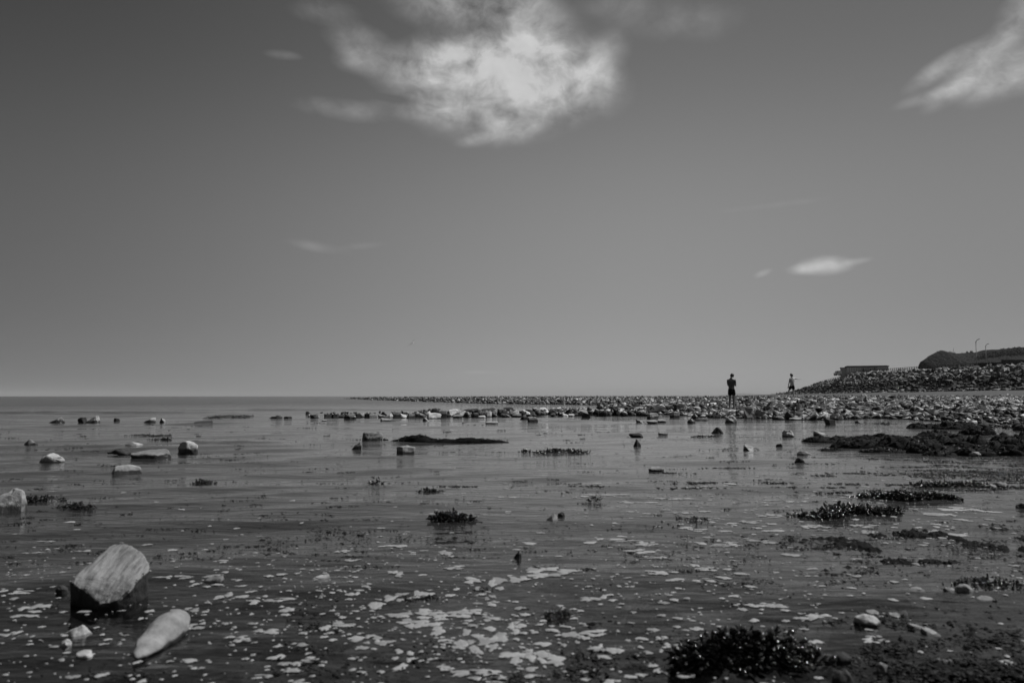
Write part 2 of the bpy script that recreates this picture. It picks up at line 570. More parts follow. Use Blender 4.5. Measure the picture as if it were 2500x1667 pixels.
def sea_mat():
    m, t, b = new_mat('sea_water')
    m.node_tree.nodes.remove(b)
    out = m.node_tree.nodes['Material Output']
    g = t.n('ShaderNodeNewGeometry')
    pos = g.outputs['Position']
    sz = t.n('ShaderNodeSeparateXYZ')
    t.put(sz.inputs[0], pos)
    fine = t.noise(t.mapping(pos, rot=(0, 0, R(10)), scale=(2.4, 6.0, 1)), 1.6, 3, .5)
    mid = t.noise(t.mapping(pos, rot=(0, 0, R(8)), scale=(.55, 1.7, 1)), 1.0, 4, .55)
    big = t.noise(t.mapping(pos, rot=(0, 0, R(5)), scale=(.06, .24, 1)), 1.0, 3, .5)
    far = t.mr(t.m('SUBTRACT', sz.outputs[1], t.m('MULTIPLY', sz.outputs[0], 1.15)), 52, 135, 0, 1)
    h = t.m('ADD', t.m('MULTIPLY', fine, .0075), t.m('MULTIPLY', mid, t.mr(far, 0, 1, .018, .15)))
    h = t.m('ADD', h, t.m('MULTIPLY', big, t.mr(far, 0, 1, .004, .7)))
    bn = t.n('ShaderNodeBump')
    bn.inputs['Strength'].default_value = 1
    bn.inputs['Distance'].default_value = 1
    t.put(bn.inputs['Height'], h)
    fr = t.n('ShaderNodeFresnel')
    fr.inputs['IOR'].default_value = 1.333
    t.put(fr.inputs['Normal'], bn.outputs[0])
    gl = t.n('ShaderNodeBsdfGlossy')
    gl.inputs['Color'].default_value = (1, 1, 1, 1)
    t.put(gl.inputs['Roughness'], t.mr(far, 0, 1, .02, .12))
    t.put(gl.inputs['Normal'], bn.outputs[0])
    tr = t.n('ShaderNodeBsdfTransparent')
    tr.inputs['Color'].default_value = (.66, .66, .66, 1)
    df = t.n('ShaderNodeBsdfDiffuse')
    t.put(df.inputs['Color'], t.grey(t.mr(t.m('SUBTRACT', sz.outputs[0], t.m('MULTIPLY', sz.outputs[1], .12)), -12, 4, .028, .10, smooth=True)))
    mx = t.n('ShaderNodeMixShader')
    t.put(mx.inputs[0], t.mr(sz.outputs[1], 3.6, 15, .02, .9))
    t.put(mx.inputs[1], tr.outputs[0])
    t.put(mx.inputs[2], df.outputs[0])
    m2 = t.n('ShaderNodeMixShader')
    t.put(m2.inputs[0], fr.outputs[0])
    t.put(m2.inputs[1], mx.outputs[0])
    t.put(m2.inputs[2], gl.outputs[0])
    t.put(out.inputs['Surface'], m2.outputs[0])
    return m


ys = np.array([-6, -3, -1, 0, .6, 1.1] + axis(1.5, 27000, .022, .0105, .06))
xr = axis(0.04, 27000, .045, .0135, .08)
xs = np.array([-v for v in reversed(xr)] + [0] + xr)
XX, YY = np.meshgrid(xs, ys)
DY = np.maximum(np.gradient(ys)[:, None] * np.ones_like(XX), .8 * np.gradient(xs)[None, :])
ZZ = wave_z(XX, YY, DY) * np.clip((170 - YY) / 90, 0, 1) * np.clip((130 - np.abs(XX)) / 60, 0, 1)
sea = link('sea', mesh_np('sea', np.stack([XX, YY, ZZ], -1).reshape(-1, 3), grid_faces(len(xs), len(ys)), True), sea_mat())
tag(sea, 'calm grey shallow sea reaching to the horizon', kind='structure')

# ------------------------------------------------------------------ rock shapes
PROFILE = {
    'ramp': [(-.5, .2, 1), (-.43, -.22, .72), (-.5, 0, 0), (-.36, -.5, 0), (.5, -.2, 0), (.46, .3, .12), (.3, -.5, 0), (0, .5, .62), (-.5, .5, 0), (.5, .5, 0), (.1, -.2, .42)],
    'pyramid': [(.1, 0, 1), (-.06, .1, .94), (-.5, -.2, 0), (.5, -.2, 0), (0, -.5, 0), (.45, .5, 0), (-.45, .5, 0), (-.36, 0, .34), (.4, 0, .3), (.05, -.28, .5)],
    'peak': [(.2, 0, 1), (.36, .1, .9), (-.5, 0, .06), (-.45, -.4, 0), (.5, -.3, 0), (.48, 0, .42), (.1, -.5, 0), (0, -.22, .62), (.4, .5, 0), (-.4, .5, 0), (-.15, .2, .62)],
    'peakl': [(-.2, 0, 1), (-.36, .1, .85), (.5, 0, .06), (.45, -.4, 0), (-.5, -.3, 0), (-.48, 0, .42), (-.1, -.5, 0), (0, -.22, .66), (-.4, .5, 0), (.4, .5, 0), (.2, .2, .6)],
    'block': [(-.5, .3, .9), (-.18, -.2, .84), (.5, .15, .88), (.15, .5, 1), (-.5, .15, 0), (-.15, -.5, 0), (.5, -.2, 0), (.2, .5, 0), (.46, -.05, .95), (-.42, .2, 1)],
    'blockr': [(-.5, .1, .9), (-.34, -.14, .86), (.5, .3, .84), (-.1, .5, 1), (-.5, -.1, 0), (-.32, -.5, 0), (.5, .02, 0), (-.2, .5, 0), (.1, .1, 1)],
    'slab': [(-.5, 0, .6), (-.3, -.45, .5), (.3, -.5, .42), (.5, 0, .75), (.32, .45, 1), (-.3, .5, .9), (-.46, -.1, 0), (-.25, -.5, 0), (.3, -.5, 0), (.5, -.1, 0), (.3, .5, 0), (-.3, .5, 0)],
    'lean': [(-.5, -.15, .8), (-.5, .5, .95), (.05, -.1, .95), (.1, .5, 1), (-.3, -.5, 0), (.5, -.4, 0), (.5, .4, 0), (-.3, .5, 0), (.3, -.42, .5)],
    'dome': [(math.cos(a) * .5 * c, math.sin(a) * .5 * c, h) for (c, h) in ((1, 0), (.98, .3), (.82, .68), (.5, .93)) for a in [k * math.pi / 4 + h for k in range(8)]] + [(.05, 0, 1)],
}


def refine(bm, cuts, amp, freq, seed, smooth_it=0, bevel=0.0):
    bmesh.ops.remove_doubles(bm, verts=list(bm.verts), dist=.004)
    if bevel:
        bmesh.ops.bevel(bm, geom=list(bm.edges), offset=bevel, segments=1, profile=.6, affect='EDGES', clamp_overlap=True)
    bmesh.ops.remove_doubles(bm, verts=list(bm.verts), dist=.002)
    bmesh.ops.triangulate(bm, faces=list(bm.faces))
    for _ in range(cuts):
        bmesh.ops.subdivide_edges(bm, edges=list(bm.edges), cuts=1, use_grid_fill=True)
    for _ in range(smooth_it):
        bmesh.ops.smooth_vert(bm, verts=list(bm.verts), factor=.5, use_axis_x=True, use_axis_y=True, use_axis_z=True)
    off = Vector((seed * 3.17, seed * 1.31, seed * .77))
    bm.normal_update()
    for v in bm.verts:
        n = mnoise.noise(v.co * freq + off) + .5 * mnoise.noise(v.co * freq * 2.1 + off) + .3 * mnoise.noise(v.co * freq * 4.3 + off)
        v.co += v.normal * n * amp
    return bm


def hull_bm(pts):
    bm = bmesh.new()
    for p in pts:
        bm.verts.new(p)
    r = bmesh.ops.convex_hull(bm, input=list(bm.verts))
    bad = [e for e in r['geom_interior'] if isinstance(e, bmesh.types.BMVert)]
    if bad:
        bmesh.ops.delete(bm, geom=bad, context='VERTS')
    loose = [v for v in bm.verts if not v.link_faces]
    if loose:
        bmesh.ops.delete(bm, geom=loose, context='VERTS')
    return bm


def standing_rock(px0, py0, px1, py1, prof, tone, label, group=None, z0=0.0, name='rock', depth=.75, cat='rock', sink=.35, flip=False):
    """a stone standing at its waterline (py1) with the size the photograph shows"""
    c = G((px0 + px1) / 2, py1, z0)
    s = F / c.y
    wd = (px1 - px0) / s
    dp = wd * depth
    ang = (CAMH - z0) / c.y
    h = max((py1 - py0) / s - dp * .55 * ang, .18 * (py1 - py0) / s, .02)
    rr = random.Random(int(px0 * 7 + py0))
    pts = []
    for (u, d, v) in PROFILE[prof]:
        if flip:
            u = -u
        j = .10
        if prof == 'dome':
            j = .12
        pts.append(Vector(((u + rr.uniform(-j, j)) * wd, (d + rr.uniform(-j, j)) * dp, (v + rr.uniform(-j, j) if v > 0 else -sink) * h)))
    big = (px1 - px0)
    bm = hull_bm(pts)
    if prof == 'dome':
        refine(bm, 2 if big > 25 else 1, .075 * wd, 2.6 / wd, rr.random() * 9, 0)
    elif big > 26:
        refine(bm, 2 if big < 60 else 3, .036 * min(wd, h * 2), 3.2 / wd, rr.random() * 9, 0, bevel=.08 * min(wd, h * 1.5))
    else:
        refine(bm, 1, .035 * min(wd, h * 2), 3 / wd, rr.random() * 9, 0)
    o = link(name, mesh_bm(name, bm, smooth=(prof == 'dome' and big > 40)), M[tone])
    o.location = (c.x, c.y + dp * .42, z0)
    tag(o, label, cat, group)
    return o


# ------------------------------------------------------------------ the two nearest stones
# big streaked boulder
top = [(245, 1479, 3.40), (222, 1462, 3.41), (200, 1433, 3.44), (168, 1420, 3.47), (180, 1404, 3.50), (228, 1362, 3.63), (275, 1326, 3.76),
       (300, 1325, 3.77), (322, 1329, 3.76), (352, 1350, 3.71), (366, 1378, 3.63), (362, 1392, 3.58), (338, 1412, 3.50), (318, 1440, 3.45), (285, 1470, 3.41)]
tp = [P(*t) for t in top]
cen = sum(tp, Vector()) / len(tp)
pts = [p - cen for p in tp]
for p in tp:
    q = p - cen
    pts.append(Vector((q.x * .97 - .03, q.y * .97 + .06, min(q.z - .12, -.055 - cen.z))))
bm = hull_bm(pts)
bmesh.ops.dissolve_limit(bm, angle_limit=R(9), verts=list(bm.verts), edges=list(bm.edges))
refine(bm, 4, .0042, 22, 3.3, 0, bevel=.010)
for v in bm.verts:   # bedding grooves of the stone
    if v.normal.z > .4:
        v.co.z += .0035 * mnoise.noise(Vector((v.co.x * 75 + v.co.y * 9, v.co.y * 7, 4)))
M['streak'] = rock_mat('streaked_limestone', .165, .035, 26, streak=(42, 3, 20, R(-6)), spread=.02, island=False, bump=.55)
M['dark_side'] = rock_mat('dark_side_rock', .030, None, 40, spread=.02, island=False, bump=.9)
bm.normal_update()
for f in bm.faces:   # steep faces get a much darker tone than the sloping top
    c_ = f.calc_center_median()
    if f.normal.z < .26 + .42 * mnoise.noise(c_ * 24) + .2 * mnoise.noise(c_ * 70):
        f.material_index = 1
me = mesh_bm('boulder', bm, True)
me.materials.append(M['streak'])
me.materials.append(M['dark_side'])
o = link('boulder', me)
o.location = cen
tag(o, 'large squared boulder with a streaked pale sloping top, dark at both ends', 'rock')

# pale elongated stone lying beside it
a0, a1 = G(338, 1606), G(440, 1518)
ax = (a1 - a0)
L = ax.length * 1.12
bm = bmesh.new()
bmesh.ops.create_icosphere(bm, subdivisions=4, radius=.5)
for v in bm.verts:
    t = v.co.x
    blunt = math.sqrt((1 - min(abs(2 * t), 1) ** 3.2 + 1e-4) / (1 - min(abs(2 * t), 1) ** 2 + 1e-4))
    v.co.y *= blunt
    v.co.z *= blunt
    wdt = .255 * (1 - .3 * abs(t * 2 - .35) ** 1.6)
    v.co = Vector((t * L, v.co.y * L * wdt, v.co.z * L * wdt * (.75 + .4 * t)))
refine(bm, 0, .010, 16, 5.1)
o = link('stone', mesh_bm('stone', bm, True), rock_mat('smooth_pale_stone', .185, .016, 15, spread=.02, island=False, bump=.5))
o.location = (a0 + a1) / 2 + Vector((.01, -.02, .020))
o.rotation_euler = (R(14), R(-1), math.atan2(ax.y, ax.x))
tag(o, 'smooth pale elongated stone lying in front of the large streaked boulder', 'rock')

ROCKS = [
    # near left
    (142, 1522, 205, 1553, 'peak', 'pale', 'small pale stone with a dark left end, below the large boulder'),
    (146, 1562, 170, 1577, 'dome', 'pale', 'tiny white pebble beside the small pale stone, near the left edge'),
    (180, 1592, 219, 1606, 'slab', 'pale', 'flat pale pebble below the tiny white pebble, bottom left'),
    (477, 1401, 538, 1428, 'ramp', 'mid', 'low flat pale stone just awash, right of the large boulder', True),
    (130, 1430, 162, 1455, 'dome', 'dark', 'dark wet stone half hidden behind the left end of the large boulder'),
    (-70, 1186, 46, 1252, 'peak', 'pale', 'pale pointed rock cut off by the left edge of the picture'),
    (44, 1070, 87, 1090, 'pyramid', 'mid', 'pyramid shaped rock standing in the sea near the left edge'),
    (90, 1108, 143, 1133, 'dome', 'rough', 'rounded rough pale rock in the sea with a furrowed top, left'),
    (297, 1077, 350, 1093, 'peakl', 'pale', 'low rock with a pale top behind the long dark slab'),
    (305, 1096, 404, 1120, 'slab', 'mid', 'long dark slab with a pale patch on top, in the sea on the left'),
    (430, 1077, 477, 1104, 'dome', 'rough', 'white mottled dome shaped rock beside a small breaking wave'),
    (262, 1136, 331, 1157, 'blockr', 'pale', 'flat wedge of stone with a pale top and straight dark front'),
    (258, 1095, 312, 1106, 'dome', 'dark', 'low dark weedy rock touching the left end of the long slab'),
    (115, 1017, 152, 1032, 'peak', 'mid', 'leftmost rock of the splashed line on the left, dark with pale tip'),
    (187, 1019, 207, 1031, 'dome', 'dark', 'dark lump beside the pale rough rock in the splashed line'),
    (205, 1013, 239, 1031, 'peak', 'rough', 'pale rough rock, tallest of the splashed line on the left'),
    (275, 1021, 290, 1028, 'dome', 'dark', 'small dark rock between the splashed rocks on the left'),
    (345, 1018, 377, 1032, 'peak', 'pale', 'pale topped rock, the left one of a pair in the splashed line'),
    (387, 1020, 404, 1032, 'peakl', 'pale', 'small pale rock, the right one of a pair in the splashed line'),
    (468, 1027, 515, 1034, 'slab', 'dark', 'flat dark ledge barely above the water, right of the splashed rocks'),
    (658, 1015, 688, 1022, 'dome', 'dark', 'low dark rounded rock at the left tip of the ledge'),
    (690, 1016, 711, 1022, 'dome', 'dark', 'second low dark rock at the left tip of the ledge'),
    # middle
    (882, 1054, 930, 1079, 'block', 'mid', 'squared wedge of rock with a black left face and pale right face'),
    (857, 1080, 883, 1096, 'peak', 'mid', 'striped wedge shaped stone in front of the squared wedge'),
    (934, 1069, 949, 1077, 'dome', 'mid', 'small rounded stone between the squared wedge and the black weedy spine'),
    (967, 1089, 1010, 1111, 'block', 'pale', 'pale block with a dark left face, below the black weedy spine'),
    (930, 1020, 965, 1028, 'ramp', 'pale', 'low pale slab with a dark pointed left end, in front of the ledge'),
    (785, 1024, 797, 1028, 'slab', 'pale', 'small flat pale stone left in front of the ledge'),
    (1186, 1028, 1217, 1034, 'slab', 'pale', 'white flat slab just awash in front of the ledge'),
    (1032, 1019, 1046, 1027, 'peakl', 'pale', 'small pale stone at the foot of the squared dark block'),
    (1288, 1016, 1315, 1030, 'blockr', 'mid', 'drum shaped stone with a black left end standing clear of the ledge'),
    (1268, 1011, 1290, 1024, 'pyramid', 'mid', 'dark pointed rock behind the drum shaped stone'),
    (1546, 1071, 1565, 1089, 'pyramid', 'dark', 'small dark upright pointed rock alone in the middle of the pool'),
    (1737, 1040, 1771, 1058, 'pyramid', 'dark', 'black triangular rock standing in the pool below the standing person'),
    (1537, 1056, 1570, 1065, 'slab', 'dark', 'flat dark stone above the small upright pointed rock'),
    (1608, 1055, 1632, 1061, 'slab', 'mid', 'thin flat grey stone in the open pool left of the triangular rock'),
    (1583, 1139, 1621, 1152, 'slab', 'mid', 'flat slate lying in the water with a broken pale right end'),
    (1821, 1084, 1861, 1099, 'ramp', 'pale', 'white sloping slab with a dark upright left edge'),
    (1914, 1050, 1942, 1067, 'dome', 'rough', 'round white stone in the pool below the walking person'),
    (1993, 1050, 2034, 1065, 'ramp', 'pale', 'white wedge at the left tip of the black weedy rocks'),
    (1951, 1099, 1991, 1112, 'peakl', 'pale', 'white low slab in the water left of the black weedy rocks'),
    (1942, 1118, 1967, 1131, 'dome', 'dark', 'dark rounded rock below the white low slab'),
    (1897, 1083, 1912, 1090, 'dome', 'dark', 'small dark stone between the two white slabs'),
    (2019, 1023, 2040, 1037, 'block', 'dark', 'dark squared block alone in the water off the shore rocks'),
    (2088, 1024, 2100, 1033, 'pyramid', 'pale', 'small pale stone right of the dark squared block'),
    (1555, 1022, 1576, 1031, 'ramp', 'mid', 'grey stone lying off the end of the ledge'),
    (1581, 1024, 1606, 1034, 'slab', 'pale', 'pale flat stone awash in front of a squared block'),
    (1606, 1023, 1626, 1031, 'slab', 'pale', 'second pale flat stone awash beside a squared block'),
    (1680, 1022, 1698, 1033, 'dome', 'pale', 'pale topped stone with a dark underside near a strip of weed'),
    (1581, 1008, 1611, 1023, 'blockr', 'pale', 'broad pale block standing in the water off the ledge end'),
    (1637, 1005, 1661, 1020, 'block', 'pale', 'block with one black side and one pale side at the pool edge'),
    (1686, 1006, 1708, 1023, 'pyramid', 'mid', 'dark leaning stone at the pool edge left of the standing person'),
    (1773, 1015, 1799, 1033, 'dome', 'rough', 'pale rounded stone at the pool edge right below the standing person'),
    (1700, 1022, 1730, 1027, 'slab', 'dark', 'dark flat stone in the shallow edge of the pool'),
    (1931, 1018, 1960, 1026, 'slab', 'pale', 'white flat stone at the pool edge below the walking person'),
    # right
    (2349, 1005, 2386, 1027, 'pyramid', 'pale', 'large pale rock at the water edge on the right, behind the black weedy rocks'),
    (2482, 1036, 2516, 1051, 'dome', 'dark', 'dark rounded rock cut by the right edge above the weedy rocks'),
    (2371, 1103, 2401, 1115, 'dome', 'pale', 'pale rounded stone lying on black weed, right'),
    (2434, 1177, 2467, 1192, 'dome', 'mid', 'smooth grey boulder at the right end of a weed bank'),
    (2412, 1183, 2438, 1192, 'dome', 'pale', 'pale half sunken stone left of the smooth grey boulder'),
    (2262, 1175, 2286, 1183, 'dome', 'pale', 'pale pebble caught in the middle of a weed bank'),
    (2486, 1229, 2516, 1243, 'dome', 'dark', 'dark rounded stone cut by the right edge below the weed bank'),
    (2336, 1425, 2384, 1455, 'dome', 'pale', 'rounded pale stone with a ridge, largest of the stones on the lower right'),
    (2307, 1434, 2337, 1453, 'dome', 'mid', 'smaller rounded stone touching the left of a ridged pale stone'),
    (2390, 1454, 2430, 1473, 'slab', 'mid', 'flat pale stone awash, right below a ridged pale stone'),
    (2426, 1464, 2439, 1475, 'dome', 'pale', 'small pebble at the end of a flat awash stone on the right'),
    (2415, 1412, 2440, 1432, 'dome', 'rough', 'pale wet pebble among weed, left one of three by the right edge'),
    (2440, 1415, 2454, 1430, 'dome', 'pale', 'pale wet pebble among weed, middle one of three by the right edge'),
    (2452, 1418, 2467, 1431, 'dome', 'mid', 'pale wet pebble among weed, right one of three by the right edge'),
    (2096, 1501, 2156, 1530, 'dome', 'rough', 'white crusted stone awash right of the large black wrack clump'),
    (2118, 1489, 2148, 1503, 'slab', 'pale', 'flat white pebble behind the white crusted stone'),
    (2196, 1487, 2220, 1508, 'peak', 'pale', 'white upright pebble behind and right of the crusted stone'),
    (2180, 1500, 2200, 1510, 'slab', 'pale', 'small white flake below the upright white pebble'),
    (2225, 1436, 2262, 1448, 'slab', 'mid', 'flat pale stone awash at the edge of dark weed on the right'),
    (2228, 1520, 2268, 1538, 'ramp', 'pale', 'tilted pale flake in dark water, lower right'),
    (2258, 1536, 2300, 1549, 'ramp', 'pale', 'second tilted pale flake, right below the first one'),
    (2036, 1592, 2082, 1617, 'dome', 'dark', 'smooth black domed stone right of the large wrack clump'),
    (2040, 1640, 2090, 1675, 'dome', 'dark', 'smooth black domed stone cut by the bottom edge'),
    (2286, 1607, 2300, 1622, 'dome', 'pale', 'white pebble, left one of a tight trio at the lower right'),
    (2299, 1608, 2317, 1625, 'dome', 'pale', 'white pebble, middle one of a tight trio at the lower right'),
    (2314, 1612, 2328, 1625, 'dome', 'pale', 'white pebble, right one of a tight trio at the lower right'),
    (2145, 1620, 2171, 1636, 'dome', 'mid', 'grey half sunken pebble near the bottom, right of the black domed stone'),
    (1334, 1252, 1360, 1271, 'peak', 'pale', 'white fan shaped pebble lying on the mud in the middle'),
    (1362, 1250, 1381, 1262, 'dome', 'dark', 'small dark pebble beside the white fan shaped one'),
    (1254, 1345, 1274, 1363, 'peak', 'mid', 'tiny dark stone with a white tip amid the foam'),
    (758, 1400, 800, 1415, 'ramp', 'pale', 'white flat pebble amid the foam, left of the middle', True),
]
for r in ROCKS:
    tone = r[5]
    if r[0] > 2000 and r[3] > 1400:      # the stones among the weed are wet and duller
        tone = {'pale': 'dull_pebble', 'mid': 'dull_pebble', 'rough': 'rough'}.get(tone, tone)
    elif r[3] > 1240 and r[2] - r[0] < 64 and tone == 'pale':
        tone = 'pebble'
    standing_rock(*r[:5], tone, r[6], flip=(len(r) > 7))

# ------------------------------------------------------------------ the broken ledge at the water's edge
LEDGE = [
    (744, 1005, 756, 1011, 'dome', 'dark', 0), (758, 1012, 776, 1021, 'dome', 'dark', 0), (789, 1011, 808, 1020, 'block', 'dark', 0), (808, 1011, 824, 1020, 'block', 'dark', 0),
    (822, 1012, 840, 1019, 'slab', 'dark', 0), (840, 1011, 868, 1023, 'dome', 'mid', 1), (867, 1009, 880, 1019, 'block', 'dark', 0), (876, 1009, 892, 1018, 'dome', 'rough', 1),
    (888, 1009, 901, 1019, 'block', 'dark', 0), (898, 1009, 922, 1019, 'blockr', 'mid', 1), (922, 1010, 948, 1020, 'ramp', 'mid', 1), (942, 1009, 960, 1019, 'peak', 'pale', 1),
    (958, 1006, 978, 1019, 'blockr', 'mid', 1), (978, 1010, 996, 1020, 'ramp', 'pale', 1), (994, 1009, 1014, 1020, 'blockr', 'mid', 1), (1012, 1008, 1026, 1018, 'block', 'mid', 1),
    (1024, 1008, 1044, 1019, 'ramp', 'mid', 1),
    (1040, 1008, 1075, 1022, 'blockr', 'pale', 'low rounded pale block left of the squared dark block on the ledge'),
    (1064, 1001, 1090, 1018, 'block', 'mid', 'squared block with a black corner at the left end of the high ledge'),
    (1089, 999, 1121, 1017, 'blockr', 'pale', 'broad upright pale slab, the largest face on the ledge'),
    (1119, 1002, 1136, 1017, 'blockr', 'pale', 'pale upright slab split from the broad one by a black crack'),
    (1127, 1003, 1154, 1018, 'pyramid', 'mid', 'wedge shaped dark rock leaning on the pale upright slabs'),
    (1105, 1012, 1127, 1020, 'slab', 'mid', 2), (1153, 1008, 1168, 1018, 'block', 'mid', 2),
    (1168, 1003, 1186, 1017, 'blockr', 'mid', 2), (1184, 1003, 1200, 1017, 'blockr', 'pale', 2), (1199, 1005, 1213, 1016, 'block', 'mid', 2),
    (1168, 1014, 1185, 1020, 'slab', 'pale', 2),
    (1213, 998, 1234, 1014, 'block', 'mid', 'cubic block with a black front and pale top on the ledge'),
    (1233, 1003, 1250, 1014, 'peak', 'pale', 2), (1244, 1000, 1260, 1013, 'block', 'pale', 2), (1236, 1010, 1252, 1018, 'ramp', 'mid', 2),
    (1259, 1000, 1280, 1012, 'ramp', 'pale', 2), (1252, 1010, 1274, 1018, 'slab', 'mid', 2),
    (1276, 999, 1306, 1016, 'ramp', 'pale', 'large pale tilted boulder at the left end of the leaning slabs'),
    (1300, 996, 1319, 1012, 'lean', 'pale', 3), (1315, 995, 1345, 1013, 'lean', 'pale', 3), (1341, 996, 1352, 1011, 'lean', 'pale', 3), (1350, 995, 1363, 1010, 'lean', 'pale', 3),
    (1360, 994, 1377, 1011, 'lean', 'pale', 3), (1374, 993, 1388, 1008, 'lean', 'pale', 3), (1386, 993, 1400, 1009, 'lean', 'pale', 3), (1398, 995, 1414, 1012, 'lean', 'mid', 3),
    (1354, 1006, 1370, 1014, 'block', 'mid', 2), (1368, 1007, 1390, 1015, 'ramp', 'pale', 2), (1387, 1010, 1402, 1016, 'slab', 'pale', 2), (1406, 1004, 1420, 1014, 'block', 'mid', 2),
    (1416, 995, 1430, 1009, 'lean', 'pale', 3), (1428, 996, 1442, 1009, 'lean', 'pale', 3),
    (1417, 1000, 1443, 1020, 'lean', 'mid', 'dark tilted slab dipping into the pool right of the leaning slabs'),
    (1440, 1000, 1462, 1013, 'slab', 'pale', 2), (1442, 998, 1463, 1006, 'slab', 'mid', 2),
    (1457, 986, 1475, 1003, 'dome', 'mid', 'dark rounded boulder sitting on top of the ledge'),
    (1462, 1000, 1488, 1013, 'block', 'mid', 2), (1486, 1000, 1500, 1013, 'peak', 'mid', 2), (1497, 1003, 1523, 1012, 'block', 'mid', 2), (1520, 1001, 1542, 1013, 'ramp', 'pale', 2),
]
LL = {0: ('dark wet stone in the low left end of the ledge', 'dark stones of the low ledge'),
      1: ('grey or pale stone in the low left part of the ledge', 'grey stones of the low ledge'),
      2: ('broken stone packed between larger blocks of the ledge', 'broken stones of the ledge'),
      3: ('pale slab in the row leaning over like books on the ledge', 'leaning slabs of the ledge')}
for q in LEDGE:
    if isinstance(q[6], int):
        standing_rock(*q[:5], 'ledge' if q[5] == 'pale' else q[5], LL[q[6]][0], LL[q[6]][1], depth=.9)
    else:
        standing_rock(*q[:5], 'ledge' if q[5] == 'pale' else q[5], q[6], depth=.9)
# dark flat cap rocks on and behind the ledge
for (a, b, c, d, lab) in ((1023, 1002, 1062, 1008, 'thin black ledge showing behind the low blocks, left of the squared block'),
                          (1132, 997, 1172, 1006, 'flat black cap rock along the top of the ledge, left piece'),
                          (1170, 996, 1213, 1005, 'flat black cap rock along the top of the ledge, right piece'),
                          (1227, 993, 1254, 1001, 'black flat rock perched above the cubic block'),
                          (1492, 991, 1538, 996, 'long low black ledge behind the rounded boulder')):
    c0 = P((a + c) / 2, d, 40.5)
    standing_rock(a, b, c, d, 'slab', 'dark', lab, z0=c0.z, depth=.5, sink=2.2)

# ------------------------------------------------------------------ black weedy rocks
LEAF_V = np.array([(0, 0, -.5), (.22, 0, 0), (0, .09, 0), (-.22, 0, 0), (0, -.09, 0), (0, 0, .5)])
LEAF_F = np.array([(0, 2, 1), (0, 3, 2), (0, 4, 3), (0, 1, 4), (5, 1, 2), (5, 2, 3), (5, 3, 4), (5, 4, 1)])


def merge(lst):
    V, Fc, n = [], [], 0
    for (v, f) in lst:
        V.append(v)
        Fc.append(f + n)
        n += len(v)
    return np.concatenate(V), np.concatenate(Fc)


M['mound'] = rock_mat('weed_draped_rock', .009, None, 24, spread=.3, island=False, bump=1.0, spec=.04)


def billow(p, f):
    a = 1 - abs(mnoise.noise(p * f)) * 1.7
    return 1 - max(a, 0) ** 2


def mound(px0, py0, px1, py1, label, group=None, depth=.5, lump=.5, prof=None, freq=2.2):
    c = G((px0 + px1) / 2, py1, 0)
    s = F / c.y
    wd = (px1 - px0) / s
    appar = (py1 - py0) / s
    ang = CAMH / c.y
    dp = max(wd * depth, .2)
    h = max(appar - dp * ang * .5, .5 * appar)
    n1, n2 = (96, 40) if wd > 1.2 else (64, 30)
    off = Vector((px0 * .37, py0 * .21, 0))
    V, Fc = [], []
    for j in range(n2):
        for i in range(n1):
            u, v = i / (n1 - 1) * 2 - 1, j / (n2 - 1) * 2 - 1
            x, y = u * wd / 2, v * dp / 2
            p = Vector((x, y * 1.3, 0)) + off
            edge = .22 * mnoise.noise(p * 2.1) + .12 * mnoise.noise(p * 6)
            r2 = (abs(u) ** 2.4 + abs(v) ** 2.2) + edge
            e = max(0.0, 1 - r2)
            bl = billow(p, freq) * .6 + billow(p + Vector((5, 1, 2)), freq * 2.3) * .3
            z = e ** .55 * (1 - lump + lump * 1.5 * bl) + .05 * mnoise.noise(p * 22) * min(e * 4, 1) + .04 * mnoise.noise(p * 50) * min(e * 4, 1)
            if prof:
                z *= prof(u)
            V.append((x + .03 * mnoise.noise(p * 9), y, z * h if e > 0 else -.25 * h - .05))
    o = link('weedy_rock', mesh_np('weedy_rock', V, grid_faces(n1, n2), True), M['mound'])
    o.location = (c.x, c.y + dp * .42, -.01)
    tag(o, label, 'rock', group)
    bits = []
    rr = random.Random(int(px0))
    for _ in range(int(170 * wd)):
        q = V[rr.randrange(len(V))]
        if q[2] <= 0:
            continue
        l = rr.uniform(.025, .07)
        e = Euler((R(90) + rr.gauss(0, .35), rr.uniform(-.4, .4), rr.gauss(0, 1.2)))
        bits.append(((LEAF_V * np.array((l, l, l * 1.8))) @ np.array(e.to_matrix()).T + np.array((q[0], q[1], q[2] + .006)), LEAF_F))
    if bits:
        vv, ff = merge(bits)
        w_ = link('weed', mesh_np('weed', vv, ff), M['weed_far'], o)
        w_['kind'] = 'stuff'
    return o


